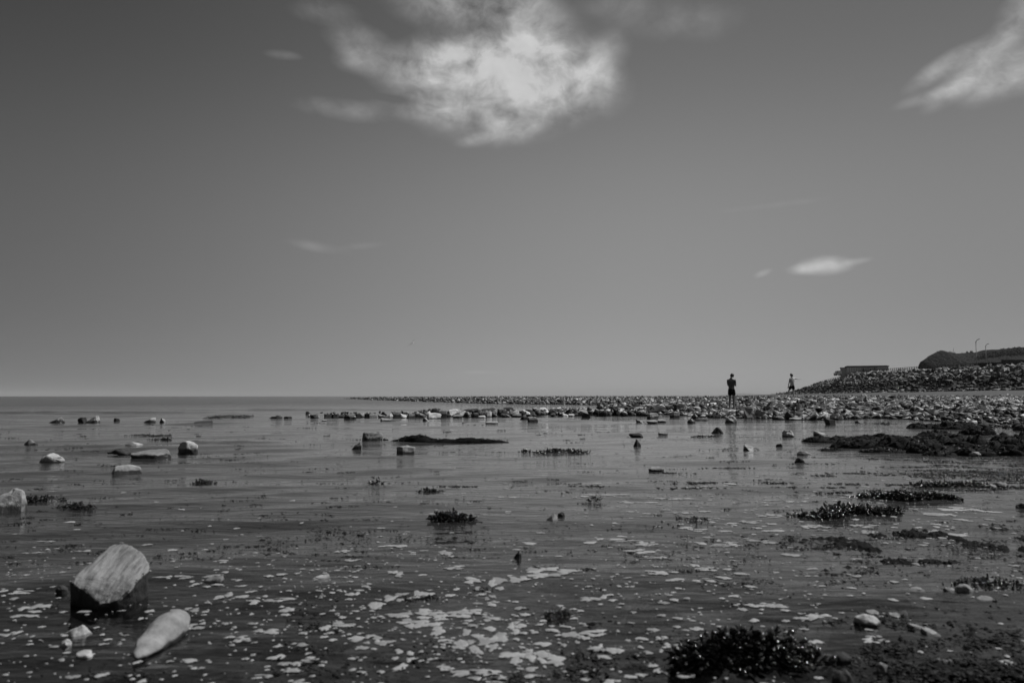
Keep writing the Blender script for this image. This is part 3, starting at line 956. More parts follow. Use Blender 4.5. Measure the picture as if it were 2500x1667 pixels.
mound(948, 1059, 1240, 1080, 'long low black weedy spine of rock with a hump at its left end', depth=.17, lump=.5,
      prof=lambda u: .55 + .75 * math.exp(-((u + .62) / .2) ** 2) + .25 * math.exp(-((u - .85) / .1) ** 2), freq=1.6)
REEF = [
    (1972, 1062, 2130, 1080, 'tapering left tip of the black weedy reef'),
    (2090, 1058, 2260, 1080, 'black weedy rock on the back edge of the reef, next after its left tip'),
    (2040, 1070, 2190, 1094, 'black weedy rock on the front edge of the reef, next after its left tip'),
    (2150, 1066, 2300, 1100, 'big black weedy rock in the middle of the reef front'),
    (2240, 1056, 2400, 1086, 'long black weedy rock in the middle of the reef, behind the front rocks'),
    (2230, 1076, 2360, 1108, 'black weedy rock at the reef front, left of a pale rounded stone'),
    (2250, 1050, 2345, 1066, 'small black weedy hump on the back crest of the reef'),
    (2110, 1088, 2220, 1106, 'low black weedy outlier in the water before the reef front'),
    (2330, 1066, 2480, 1104, 'broad black weedy rock at the right half of the reef'),
    (2420, 1056, 2570, 1090, 'black weedy rock cut by the right edge at the back of the reef'),
    (2440, 1078, 2590, 1114, 'black weedy rock cut by the right edge at the front of the reef'),
    (2340, 1092, 2450, 1114, 'flat black weedy rock with a pale rounded stone beside it'),
    (2004, 1088, 2060, 1101, 'smallest black weedy rock, alone in the water below the reef tip'),
    (2225, 1030, 2330, 1046, 'left one of the black weedy rocks in the shallows behind the reef'),
    (2290, 1027, 2410, 1048, 'middle one of the black weedy rocks in the shallows behind the reef'),
    (2350, 1040, 2440, 1062, 'right one of the black weedy rocks in the shallows behind the reef'),
    (2260, 1096, 2350, 1114, 'lowest black weedy rock of the reef, nearest the weed banks')]
for q in REEF:
    mound(*q, 'black weedy rocks on the right', depth=.5, lump=.62, freq=2.6)

# ------------------------------------------------------------------ rock field on the shore
def rock_shape(seed, flat=.5):
    rr = random.Random(seed)
    pts = []
    sh = rr.uniform(-.3, .3)
    for sx_ in (-1, 1):
        for sy_ in (-1, 1):
            for sz_ in (-1, 1):
                k = rr.uniform(.6, 1.0)
                pts.append(Vector((sx_ * .5 * k + sh * sz_ * .3 + rr.uniform(-.1, .1), sy_ * .42 * rr.uniform(.6, 1.1), sz_ * .5 * flat * rr.uniform(.55, 1.05))))
    for _ in range(5):
        v = Vector((rr.gauss(0, 1), rr.gauss(0, 1), rr.gauss(0, .7))).normalized() * rr.uniform(.46, .54)
        pts.append(Vector((v.x, v.y * .85, v.z * flat)))
    bm = hull_bm(pts)
    bmesh.ops.triangulate(bm, faces=list(bm.faces))
    bmesh.ops.recalc_face_normals(bm, faces=bm.faces)
    return bm


SHAPES = []
for k in range(18):
    bm = rock_shape(100 + k, RNG.uniform(.38, .75))
    me = bpy.data.meshes.new('rock')
    bm.to_mesh(me)
    v = np.array([x.co[:] for x in bm.verts])
    bm.verts.index_update()
    f = np.array([[x.index for x in q.verts] for q in bm.faces])
    bm.free()
    SHAPES.append((me, v, f))


def rot_xyz(rx, ry, rz):
    return np.array(Euler((rx, ry, rz)).to_matrix())


def place_many(items, name_one, name_all, mat_one, mat_all, limit, label, cat, group, all_label, scorer):
    """items: (x, y, z, size, rx, ry, rz, shape). The largest in view stand alone, the rest form one mass."""
    items.sort(key=scorer, reverse=True)
    cache = {}
    for (x, y, z, s, rx, ry, rz, k) in items[:limit]:
        if k not in cache:
            me = SHAPES[k][0].copy()
            me.name = name_one
            me.materials.append(mat_one)
            cache[k] = me
        o = bpy.data.objects.new(name_one, cache[k])
        COL.objects.link(o)
        o.location = (x, y, z)
        o.rotation_euler = (rx, ry, rz)
        o.scale = s
        lb = label(x, y, z) if callable(label) else (label, group)
        tag(o, lb[0], cat, lb[1])
    VV, FF, n = [], [], 0
    for (x, y, z, s, rx, ry, rz, k) in items[limit:]:
        v = (SHAPES[k][1] * np.array(s)) @ rot_xyz(rx, ry, rz).T + np.array((x, y, z))
        VV.append(v)
        FF.append(SHAPES[k][2] + n)
        n += len(v)
    o = link(name_all, mesh_np(name_all, np.concatenate(VV), np.concatenate(FF)), mat_all)
    tag(o, all_label, kind='stuff')


def to_px(x, y, z):
    cy = y * math.cos(PITCH) + (z - CAMH) * math.sin(PITCH)
    cz = -y * math.sin(PITCH) + (z - CAMH) * math.cos(PITCH)
    return 1250 + F * x / cy, 833.5 - F * cz / cy


cand = []
y = 22.0
while y < 600:
    spx = .36 if y < 46 else .44 if y < 62 else .56 if y < 110 else .8
    spy = spx * .85 if y < 110 else .03 * y
    x0, x1 = -.38 * y, .69 * y
    nx = int((x1 - x0) / spx)
    xa = x0 + (np.arange(nx) + NP.uniform(0, 1, nx)) * spx
    ya = y + NP.uniform(-.5, .5, nx) * spy
    cand.append(np.stack([xa, ya, np.full(nx, spx)], 1))
    y += spy
cand = np.concatenate(cand)
cx, cy, cs = cand.T
din = seg_dist(cx, cy, LAND, True)
ins = inside(cx, cy, LAND)
zz = land_z(cx, cy)
keep = (ins | (din < .9)) & (zz < .86 + .1 * vnoise(cx, cy, 6, 8))
keep &= (NP.uniform(0, 1, len(cx)) < np.where(din < 1.5, .85, .96) * np.where(zz > .85, .5, 1))
PEOPLE = [(P(1787, 998, 38.2).x, 38.2), (P(1935, 983, 51).x, 51.0)]
items = []
for i in np.nonzero(keep)[0]:
    x, y, sp = cx[i], cy[i], cs[i]
    s = sp * float(np.clip(NP.lognormal(-.08, .42), .35, 1.5))
    pxx, pyy = to_px(x, y, max(zz[i], 0))
    if pxx > 2230 and y < 31:
        s *= .55
    hz = NP.uniform(.6, 1.05)
    if zz[i] > .74:
        s *= .62
    if y > 75:
        s = min(s, .8) * .85
        hz *= .85
    if any(abs(x - a_ * y / b_) < .5 and -1.0 < b_ - y < 9 for a_, b_ in PEOPLE):
        s = min(s, .34)
        hz = .5
    if any(abs(x - a_) < .45 and abs(b_ - y) < .6 for a_, b_ in PEOPLE):
        continue
    items.append((x, y, max(zz[i], -.02) + s * .10, (s * NP.uniform(.8, 1.4), s * NP.uniform(.7, 1.1), s * hz),
                  NP.normal(.1, .35), NP.normal(.15, .4), NP.uniform(0, 6.28), int(NP.randint(18))))


for k in range(330):
    px = NP.uniform(745, 1590) if k % 4 else NP.uniform(1000, 1560)
    c = G(px, 1019 - 4 * NP.uniform() - (2.5 if px > 1300 else 0)) + Vector((0, NP.uniform(0, 3.2), 0))
    s = NP.uniform(.14, .34) * (.5 if px < 1000 else 1.15)
    items.append((c.x, c.y, .02 + s * .12 + (.10 * NP.uniform() if c.y > 37 else 0), (s * 1.3, s, s * NP.uniform(.7, 1.2)), NP.normal(.1, .4), NP.normal(.1, .4), NP.uniform(0, 6.28), int(NP.randint(18))))


def field_score(it):
    px, py = to_px(it[0], it[1], it[2])
    if not (-10 < px < 2510):
        return 0
    return max(it[3]) / it[1]


def field_label(x, y, z):
    px = to_px(x, y, z)[0]
    if px < 1770:
        return ('angular grey rock lying loose on the shore left of the standing person', 'loose shore rocks left of the standing person')
    if px < 1960:
        return ('angular grey rock lying loose on the shore between the two people', 'loose shore rocks between the two people')
    if px < 2220:
        return ('angular grey rock lying loose on the shore right of the walking person', 'loose shore rocks right of the walking person')
    return ('angular grey rock lying loose on the shore towards the right edge', 'loose shore rocks at the right edge')


place_many(items, 'rock', 'rock_field', M['field'], M['field_far'], 140, field_label, 'rock', None,
           'wide field of small grey rocks covering the shore to the horizon', field_score)

# raised broken ledge further back on the shore, right of the walking person
for k, px in enumerate(range(1962, 2140, 11)):
    pxj = px + RNG.uniform(-3, 3)
    c = P(pxj, 984 - RNG.uniform(0, 1.5), 50)
    wpx, hpx = RNG.uniform(11, 18), RNG.uniform(7, 11)
    c0 = P(pxj, 984, 50)
    standing_rock(pxj - wpx / 2, 984 - hpx, pxj + wpx / 2, 984, RNG.choice(['lean', 'blockr', 'block', 'lean']), RNG.choice(['mid', 'ledge', 'field']),
                  'block in the low broken step of rock right of the walking person', 'blocks of the far broken step', z0=c0.z, depth=.9, sink=1.0)
for (a, b, c, d, pr, tn, lab) in ((1580, 986, 1602, 1001, 'lean', 'ledge', 0), (1598, 985, 1618, 1000, 'lean', 'ledge', 0), (1612, 987, 1628, 1000, 'lean', 'ledge', 0),
                                  (1624, 988, 1638, 1001, 'lean', 'mid', 0), (1634, 988, 1648, 1001, 'lean', 'mid', 0),
                                  (1643, 986, 1672, 1003, 'block', 'dark', 'dark thick block at the right end of the upper tilted slabs'),
                                  (1673, 990, 1698, 1004, 'peak', 'field', 'pale humped rock right of the dark thick block'),
                                  (1696, 992, 1716, 1003, 'lean', 'ledge', 'pair of pale leaning stones left of the standing person')):
    z0 = P(a, d, 41).z
    standing_rock(a, b, c, d, pr, tn, lab if lab else 'pale slab in the upper tilted row left of the standing person', None if lab else 'upper tilted slabs', z0=z0, depth=.9, sink=1.0)

# ------------------------------------------------------------------ embankment with boulders
def along(poly, step):
    out = []
    for a, b in zip(poly, poly[1:]):
        n = max(1, int((b - a).length / step))
        for k in range(n):
            out.append(a.lerp(b, k / n))
    out.append(poly[-1])
    return out


toe = along([Vector((p.x, p.y, p.z)) for p in TOE], 2.5)
CREST_H = 4.55
PROF = [(-4, -1.0), (0, 0), (2.5, 1.2), (5.5, 2.9), (8.2, 4.25), (9.2, 4.5), (11.5, 4.5), (16, 4.4), (40, 4.3), (70, 4.0)]
n_toe = len(toe)


def toe_norm(i):
    a, b = toe[max(0, i - 4)], toe[min(n_toe - 1, i + 4)]
    d = (b - a)
    n = Vector((d.y, -d.x, 0)).normalized()
    return n if n.x > 0 else -n


seglen = [0]
for a, b in zip(toe, toe[1:]):
    seglen.append(seglen[-1] + (b - a).length)
TOT = seglen[-1]


def crest_scale(i):
    """the embankment runs out to nothing at its far end"""
    left = TOT - seglen[i]
    k = min(1.0, (left / 86.0)) ** .6
    return k * (4.15 + (toe[i].y - 131) * .019) / 4.5


def emb_point(i, t):
    for (t0, h0), (t1, h1) in zip(PROF, PROF[1:]):
        if t <= t1:
            h = h0 + (h1 - h0) * (t - t0) / (t1 - t0)
            break
    n = toe_norm(i)
    p = toe[i]
    return Vector((p.x + n.x * t, p.y + n.y * t, 1.95 + h * crest_scale(i)))


V, NXX = [], len(PROF)
for i in range(n_toe):
    for (t, h) in PROF:
        V.append(emb_point(i, t)[:])
emb = link('embankment', mesh_np('embankment', V, grid_faces(NXX, n_toe)), plain('embankment_soil', .03, .9, .1, .4, .8))
tag(emb, 'dark earth bank behind the boulders carrying the promenade', kind='structure')
items = []
for i in range(n_toe):
    dist = toe[i].y
    m_ = 2.5
    for _ in range(60):
        t = RNG.uniform(-1.3, 9.0)
        p = emb_point(i, t)
        q = emb_point(min(i + 1, n_toe - 1), t)
        f = RNG.random()
        p = p.lerp(q, f)
        s = RNG.choice((.5, .6, .7, .85, 1.0, 1.35)) * RNG.uniform(.85, 1.15) * (.9 if t < 0 else 1)
        if TOT - seglen[i] < 20:
            s *= .8
        items.append((p.x, p.y, p.z + s * .16, (s * RNG.uniform(.9, 1.35), s * RNG.uniform(.8, 1.1), s * RNG.uniform(.7, 1.1)),
                      RNG.gauss(-.25, .4), RNG.gauss(.1, .4), RNG.uniform(0, 6.28), RNG.randrange(18)))


def emb_score(it):
    px, py = to_px(it[0], it[1], it[2])
    if not (1900 < px < 2500):
        return 0
    return max(it[3]) / it[1]


place_many(items, 'boulder', 'boulder_bank', M['riprap'], M['riprap_far'], 290, 'dark angular boulder piled on the slope of the sea defence bank', 'boulder',
           'boulders of the sea defence bank', 'heaped boulders of the sea defence bank further off', emb_score)

# ------------------------------------------------------------------ fence on the bank
M['fence'] = plain('weathered_timber', .05, .8, .2, .3, 3)
fence = empty('fence', emb_point(0, 11))
tag(fence, 'long post and rail fence along the top of the boulder bank', 'fence')
post_me = None
fl = fence.location.copy()
fpts = []
i = 0
cum = 0
while i < n_toe:
    if TOT - seglen[i] > 14:
        fpts.append(emb_point(i, 9.9))
    i += 1
ppos = along(fpts, 2.3)
for p in ppos:
    if post_me is None:
        bm = bmesh.new()
        box_bm(bm, -.06, .06, -.06, .06, -.2, 1.2)
        bmesh.ops.bevel(bm, geom=[e for e in bm.edges if abs(e.verts[0].co.z - 1.2) < .01 and abs(e.verts[1].co.z - 1.2) < .01], offset=.02, segments=1, affect='EDGES')
        post_me = mesh_bm('post', bm)
        post_me.materials.append(M['fence'])
    o = link('post', post_me, None, fence)
    o.location = p - fl
for h in (.32, .72, 1.1):
    bm = bmesh.new()
    for a, b in zip(ppos, ppos[1:]):
        d = (b - a)
        s = Vector((-d.y, d.x, 0)).normalized() * .03
        a2, b2 = a - fl + Vector((0, 0, h)), b - fl + Vector((0, 0, h))
        up = Vector((0, 0, .05))
        off = s * 3.2
        vs = [bm.verts.new(q) for q in (a2 + off - s - up, a2 + off + s - up, a2 + off + s + up, a2 + off - s + up, b2 + off - s - up, b2 + off + s - up, b2 + off + s + up, b2 + off - s + up)]
        for f in ((0, 1, 5, 4), (1, 2, 6, 5), (2, 3, 7, 6), (3, 0, 4, 7)):
            bm.faces.new([vs[k] for k in f])
    link('rail', mesh_bm('rail', bm), M['fence'], fence)

# ------------------------------------------------------------------ lamp posts
M['steel'] = plain('galvanised_steel', .07, .5, .4, .2, 4)
for (px, pyt, pyb, Y, lab) in ((2385, 829, 900, 190, 'taller nearer street lamp on the bank against the sky'), (2408.5, 840, 898, 225, 'shorter farther street lamp behind the two sitting people')):
    b0, t0 = P(px, pyb, Y), P(px, pyt, Y)
    H = t0.z - b0.z
    root = empty('street_lamp', b0)
    tag(root, lab, 'street lamp', 'street lamps on the bank')
    bm = bmesh.new()
    tube_bm(bm, [(0, 0, -.6), (0, 0, 1.4), (0, 0, 1.45), (0, 0, H - .75)], [.13, .12, .08, .065], 10)
    link('pole', mesh_bm('pole', bm, True), M['steel'], root)
    bm = bmesh.new()
    tube_bm(bm, [(0, 0, H - .8), (.03, 0, H - .45), (.18, 0, H - .2), (.42, 0, H - .06)], [.085, .08, .07, .06], 8)
    link('arm', mesh_bm('arm', bm, True), M['steel'], root)
    bm = hull_bm([Vector(q) for q in ((.32, -.09, H - .1), (.32, .09, H - .1), (.95, -.13, H + .08), (.95, .13, H + .08), (.4, -.1, H + .06), (.4, .1, H + .06), (.9, -.1, H + .2), (.9, .1, H + .2))])
    link('lamp_head', mesh_bm('lamp_head', bm), M['steel'], root)

# ------------------------------------------------------------------ long building
M['wall'] = plain('painted_render', .42, .8, .2, .1, 1)
M['wall_pale'] = plain('pale_render', .58, .8, .2, .1, 1)
M['roof'] = plain('roof_edge', .12, .7, .2, .2, 1)
M['white'] = plain('white_paint', .7, .5, .3, .05, 2)
M['glassy'] = plain('window_glass', .05, .1, .6, .05, 2)
YB = 300.0
bl, br = P(2066, 914, YB), P(2167, 914, YB)
wB = (br.x - bl.x) * .93
zt = P(2100, 894, YB).z
z0 = 8.6
root = empty('long_building', (bl.x, YB, z0), R(-21))
tag(root, 'long low flat roofed building with a row of pale windows behind the fence', 'building')
HB = zt - z0
sx_ = wB / 100.0
bm = bmesh.new()
box_bm(bm, 0, wB * .74, 0, 8, -1.5, HB - .32)
link('wall', mesh_bm('wall', bm), M['wall'], root)
bm = bmesh.new()
box_bm(bm, wB * .742, wB, -.12, 8.1, -1.5, HB - .32)
o = link('wall', mesh_bm('wall', bm), M['wall_pale'], root)
o['label'] = 'paler plain end wall'
bm = bmesh.new()
box_bm(bm, -.3, wB + .25, -.4, 8.4, HB - .318, HB)
box_bm(bm, .2, wB - .3, .3, 7.8, HB + .002, HB + .16)
link('roof', mesh_bm('roof', bm), M['roof'], root)


def opening(x, zlo, w_, h_, name='window', pane='glassy'):
    bm = bmesh.new()
    f = .12
    for (a, b, c, d) in ((x, x + w_, zlo, zlo + f), (x, x + w_, zlo + h_ - f, zlo + h_), (x, x + f, zlo + f + .002, zlo + h_ - f - .002), (x + w_ - f, x + w_, zlo + f + .002, zlo + h_ - f - .002)):
        box_bm(bm, a, b, -.09, .0, c, d)
    fr = link(name, mesh_bm(name, bm), M['white'], root)
    bm = bmesh.new()
    box_bm(bm, x + f, x + w_ - f, -.04, .02, zlo + f, zlo + h_ - f)
    link('pane', mesh_bm('pane', bm), M[pane], fr)


zb = max(.2, HB - 2.9)
for k in range(6):
    opening(wB * (.03 + .058 * k), zb + .7, wB * .034, 1.6, 'window', 'wall_pale')
opening(wB * .385, zb + .05, wB * .05, 2.2, 'door')
opening(wB * .56, zb + .8, wB * .04, 1.3, 'window')
bm = bmesh.new()
box_bm(bm, wB * .665, wB * .69, -.1, -.004, zb + 1.7, zb + 2.2)
link('plaque', mesh_bm('plaque', bm), M['glassy'], root)
# annexe at the left end
a0, a1 = P(2054, 914, YB), P(2065, 914, YB)
bm = bmesh.new()
za = P(2060, 898, YB).z - z0
box_bm(bm, a0.x - bl.x, a1.x - bl.x + .2, .6, 7, -1.5, za)
link('annexe', mesh_bm('annexe', bm), M['wall'], root)
bm = bmesh.new()
box_bm(bm, a0.x - bl.x - .2, a1.x - bl.x + .3, .5, 7.1, za + .002, za + .2)
link('annexe_roof', mesh_bm('annexe_roof', bm), M['roof'], root)


# pale vehicles parked in front of and beside the building
def vehicle(px0, px1, pyt, Y, zg, van, label):
    a, b = P(px0, 905, Y), P(px1, 905, Y)
    L_ = b.x - a.x
    Ht = P(px0, pyt, Y).z - zg
    root = empty('van' if van else 'parked_car', ((a.x + b.x) / 2, Y, zg))
    tag(root, label, 'van' if van else 'car')
    hw = .85
    if van:
        pr = [(-.5, .25), (-.5, .55), (-.34, .62), (-.24, .97), (-.18, 1), (.48, 1), (.5, .95), (.5, .2), (-.46, .2)]
    else:
        pr = [(-.5, .3), (-.49, .52), (-.25, .62), (-.12, .95), (.0, 1), (.25, .98), (.42, .66), (.5, .6), (.5, .25), (-.46, .22)]
    bm = bmesh.new()
    f0 = [bm.verts.new((u * L_, -hw, v * Ht)) for u, v in pr]
    f1 = [bm.verts.new((u * L_, hw, v * Ht)) for u, v in pr]
    n = len(pr)
    bm.faces.new(f0)
    bm.faces.new(list(reversed(f1)))
    for k in range(n):
        bm.faces.new((f0[k], f1[k], f1[(k + 1) % n], f0[(k + 1) % n]))
    link('body', mesh_bm('body', bm), M['white'], root)
    bm = bmesh.new()
    wl = [(-.3, .64), (-.22, .9), (-.05, .9), (-.05, .64)] if van else [(-.2, .64), (-.1, .9), (.22, .9), (.34, .64)]
    vs = [bm.verts.new((u * L_, -hw - .015, v * Ht)) for u, v in wl] + [bm.verts.new((u * L_, -hw + .01, v * Ht)) for u, v in wl]
    bm.faces.new(vs[:4])
    for k in range(4):
        bm.faces.new((vs[k], vs[4 + k], vs[4 + (k + 1) % 4], vs[(k + 1) % 4]))
    link('window', mesh_bm('window', bm), M['glassy'], root)
    for u in (-.32, .32):
        for sy in (-1, 1):
            bm = bmesh.new()
            bmesh.ops.create_cone(bm, cap_ends=True, segments=14, radius1=.32, radius2=.32, depth=.2, matrix=Matrix.Translation((u * L_, sy * (hw - .08), .32)) @ Matrix.Rotation(R(90), 4, 'X'))
            link('wheel', mesh_bm('wheel', bm), M['glassy'], root)


vehicle(2037, 2053, 905, 292, 8.4, True, 'white van parked left of the long building, seen through the fence')
vehicle(2117, 2141, 906, 262, 7.7, False, 'white car parked in front of the long building, behind the fence')

# dark shelter and long wall at the right
M['shade'] = plain('dark_boards', .025, .8, .2, .3, 2)
M['shade2'] = plain('dull_wall', .05, .85, .2, .25, .6)
a, b = P(2400, 897, 205), P(2449, 897, 205)
zt = P(2400, 885, 205).z
root = empty('shelter', (a.x, 205, 6.0))
tag(root, 'dark low flat roofed shelter behind the two sitting people', 'shelter')
bm = bmesh.new()
box_bm(bm, 0, b.x - a.x, 0, 4, -1, zt - 6.0 - .16)
link('wall', mesh_bm('wall', bm), M['shade'], root)
bm = bmesh.new()
box_bm(bm, -.2, b.x - a.x + .2, -.25, 4.2, zt - 6.0 - .158, zt - 6.0)
link('roof', mesh_bm('roof', bm), M['shade2'], root)
a, b = P(2448, 896, 214), P(2700, 893, 214)
zt = P(2448, 878, 214).z
bm = bmesh.new()
box_bm(bm, 0, b.x - a.x, 0, .5, -2, zt - 6.0 - .12)
box_bm(bm, -.05, b.x - a.x + .05, -.08, .58, zt - 6.0 - .118, zt - 6.0)
o = link('boundary_wall', mesh_bm('boundary_wall', bm), M['shade2'])
o.location = (a.x, 214, 6.0)
tag(o, 'long plain dark wall behind the bank at the right edge', 'wall')

# ------------------------------------------------------------------ headland
RIDGE = [(2200, 915), (2238, 903), (2243, 890), (2245, 883), (2253, 877), (2260, 872), (2272, 864), (2285, 858), (2296, 853.5), (2303, 856), (2318, 859), (2332, 861.5), (2345, 861),
         (2357, 861), (2366, 860), (2380, 862), (2395, 858), (2403, 856), (2422, 854), (2435, 853), (2460, 849), (2485, 847), (2500, 847), (2560, 842), (2700, 835), (3000, 828)]
YR = 620.0
rx = np.array([P(a, b, YR).x for a, b in RIDGE])
rz = np.array([P(a, b, YR).z for a, b in RIDGE])
hx = np.concatenate([np.linspace(rx[1] - 8, rx[1] + 20, 30), np.linspace(rx[1] + 20.6, rx[-1], 150)])
hy = np.linspace(400, 760, 110)
HX, HY = np.meshgrid(hx, hy)
base = np.interp(HX * YR / np.maximum(HY, YR), rx, rz) - 4.5
EDGE = rx[1] * np.maximum(HY, YR) / YR + np.maximum(HY - YR, 0) * .12
base = np.where(HX < EDGE, -3, base)
tt = np.clip((HY - 420) / 200, 0, 1)
cliff = np.clip((HX - EDGE) / 45, 0, 1)
prof = np.where(HY < 620, tt ** (1.1) * .62 + .38 * np.clip((tt - .55) / .45, 0, 1) ** 1.3, 1 - .25 * np.clip((HY - 620) / 280, 0, 1))
prof = prof * cliff + (np.clip((HY - 560) / 55, 0, 1)) * (1 - cliff)
HZ = np.where(HX < EDGE, -2, 4.5) + np.maximum(base, -6) * prof + 1.2 * vnoise(HX, HY, 22, 31, 3) * np.clip(tt * 3, 0, 1)


def hill_mat():
    m, t, b = new_mat('headland_cover')
    g = t.n('ShaderNodeNewGeometry')
    pos = g.outputs['Position']
    sz = t.n('ShaderNodeSeparateXYZ')
    t.put(sz.inputs[0], pos)
    n = t.noise(pos, .035, 5, .6)
    fine = t.noise(pos, .35, 5, .65)
    field_ = t.mr(t.m('ADD', t.m('ADD', sz.outputs[2], t.m('MULTIPLY', t.m('SUBTRACT', n, .5), 16)), t.m('MULTIPLY', t.m('SUBTRACT', sz.outputs[0], 395), -.16)), 20, 23, 0, 1)
    scrub = t.mr(fine, .3, .7, .012, .034)
    grass = t.m('MULTIPLY', t.mr(t.noise(pos, .06, 3, .5), .4, .6, .034, .058), t.mr(fine, .2, .8, .85, 1.15))
    steep = t.n('ShaderNodeSeparateXYZ')
    t.put(steep.inputs[0], g.outputs['Normal'])
    k = t.m('MAXIMUM', field_, t.mr(steep.outputs[2], .72, .85, 1, 0))
    t.put(b.inputs['Base Color'], t.grey(t.m('ADD', t.m('MULTIPLY', scrub, k), t.m('MULTIPLY', grass, t.m('SUBTRACT', 1, k)))))
    b.inputs['Roughness'].default_value = .95
    b.inputs['Specular IOR Level'].default_value = 0.05
    bn = t.n('ShaderNodeBump')
    bn.inputs['Strength'].default_value = 1
    bn.inputs['Distance'].default_value = 3
    t.put(bn.inputs['Height'], fine)
    t.put(b.inputs['Normal'], bn.outputs[0])
    return m


hill = link('headland', mesh_np('headland', np.stack([HX, HY, HZ], -1).reshape(-1, 3), grid_faces(len(hx), len(hy)), True), hill_mat())
tag(hill, 'dark grassy headland rising behind the boulder bank', kind='structure')


def hill_z(x, y):
    i = min(max(np.searchsorted(hx, x) - 1, 0), len(hx) - 1)
    j = min(max(np.searchsorted(hy, y) - 1, 0), len(hy) - 1)
    return HZ[j, i]


# footpath over the grass of the headland
pp = [(2297, 882, 520), (2320, 876, 540), (2345, 871.5, 556), (2372, 869.5, 560), (2395, 871, 556), (2420, 875, 545), (2450, 879.5, 530)]
bm = bmesh.new()
prev = None
pw = []
for (a, b, y) in pp:
    q = P(a, b, y)
    pw.append(Vector((q.x, y)))
fine_p = []
for a, b in zip(pw, pw[1:]):
    for k in range(8):
        fine_p.append(a.lerp(b, k / 8))
for q in fine_p:
    v0 = bm.verts.new((q.x, q.y - 1.6, hill_z(q.x, q.y - 1.6) + .8))
    v1 = bm.verts.new((q.x, q.y + 1.6, hill_z(q.x, q.y + 1.6) + .8))
    v2 = bm.verts.new((q.x, q.y - 1.6, hill_z(q.x, q.y - 1.6) - .8))
    if prev:
        bm.faces.new((prev[0], v0, v1, prev[1]))
        bm.faces.new((prev[2], v2, v0, prev[0]))
    prev = (v0, v1, v2)
o = link('footpath', mesh_bm('footpath', bm), plain('worn_path', .11, .9, .1, .2, .5))
tag(o, 'pale footpath crossing the grass of the headland', kind='structure')

# leaf masses: woodland along the ridge and scrub on the seaward slope
def leaf_mass(name, centres, n_leaf, leaf, mat, label):
    V, Fc = [], []
    n = 0
    for (x, y, z, rx_, rz_) in centres:
        for _ in range(n_leaf):
            d = Vector((RNG.gauss(0, 1), RNG.gauss(0, 1), RNG.gauss(0, 1))).normalized() * (RNG.uniform(.45, 1.0))
            c = Vector((x + d.x * rx_, y + d.y * rx_, z + d.z * rz_))
            u = Vector((RNG.gauss(0, 1), RNG.gauss(0, 1), RNG.gauss(0, 1))).normalized()
            v = u.orthogonal().normalized()
            s = leaf * RNG.uniform(.6, 1.4)
            V += [(c + u * s)[:], (c + v * s * .7)[:], (c - u * s)[:], (c - v * s * .7)[:]]
            Fc.append((n, n + 1, n + 2, n + 3))
            n += 4
    o = link(name, mesh_np(name, np.array(V), np.array(Fc)), mat)
    tag(o, label, kind='stuff')


cent = []
for px in np.arange(2386, 2640, 2.2):
    for row in range(3):
        y = YR - row * 9 + RNG.uniform(-3, 3)
        pyt = np.interp(px, [a for a, b in RIDGE], [b for a, b in RIDGE]) + row * 4.2
        q = P(px, pyt + RNG.uniform(-.5, 1.5), y)
        r_ = RNG.uniform(1.7, 3.2)
        cent.append((q.x, y, q.z - r_ * .9, r_, r_))
        cent.append((q.x, y, q.z - r_ * 2.6, r_ * 1.1, r_))
M['leaf'] = plain('tree_foliage', .028, .9, .05, .6, .4)
leaf_mass('woodland', cent, 60, .55, M['leaf'], 'dark belt of trees along the skyline of the headland')
cent = []
for px in np.arange(2262, 2384, 2.6):
    q = P(px, np.interp(px, [a for a, b in RIDGE], [b for a, b in RIDGE]), YR)
    for _ in range(4):
        y = RNG.uniform(575, 622)
        x = q.x * y / YR + RNG.uniform(-3, 3)
        r_ = RNG.uniform(.9, 1.9)
        cent.append((x, y, hill_z(x, y) - .5, r_, r_ * .8))
leaf_mass('scrub', cent, 40, .4, M['leaf'], 'dark scrub growing over the seaward top of the headland')
# single small tree on the skyline and the thin mast
for (px, pyt, pyb, rr_, lab) in ((2371.5, 855.5, 862.5, 1.05, 'small round tree on the dip of the headland skyline'), (2361, 857.5, 862.5, .6, 'tiny bare looking tree left of the round one on the skyline')):
    q0, q1 = P(px, pyb, YR), P(px, pyt, YR)
    root = empty('tree', (q0.x, YR, q0.z - 1))
    tag(root, lab, 'tree')
    H = q1.z - q0.z + 1
    bm = bmesh.new()
    tube_bm(bm, [(0, 0, -2), (0, 0, H * .45), (.1, 0, H * .8)], [.18, .13, .05], 6)
    for k in range(4):
        a = k * 1.6
        tube_bm(bm, [(0, 0, H * .4), (math.cos(a) * rr_ * .7, math.sin(a) * rr_ * .7, H * .75)], [.08, .03], 5)
    link('trunk', mesh_bm('trunk', bm), M['shade'], root)
    V, Fc, n = [], [], 0
    for _ in range(260):
        d = Vector((RNG.gauss(0, 1), RNG.gauss(0, 1), RNG.gauss(0, 1))).normalized() * RNG.uniform(.3, 1) * rr_
        c = Vector((d.x * 1.1, d.y * 1.1, H - rr_ + d.z * .95))
        u = Vector((RNG.gauss(0, 1), RNG.gauss(0, 1), RNG.gauss(0, 1))).normalized() * .22
        v = u.orthogonal().normalized() * .16
        V += [(c + u)[:], (c + v)[:], (c - u)[:], (c - v)[:]]
        Fc.append((n, n + 1, n + 2, n + 3))
        n += 4
    link('crown', mesh_np('crown', np.array(V), np.array(Fc)), M['leaf'], root)
q0, q1 = P(2328, 862, YR), P(2328, 848.5, YR)
root = empty('mast', (q0.x, YR, q0.z - 1))
tag(root, 'thin mast standing on the headland skyline', 'mast')
bm = bmesh.new()
tube_bm(bm, [(0, 0, -2), (0, 0, q1.z - q0.z + 1)], [.11, .06], 6)
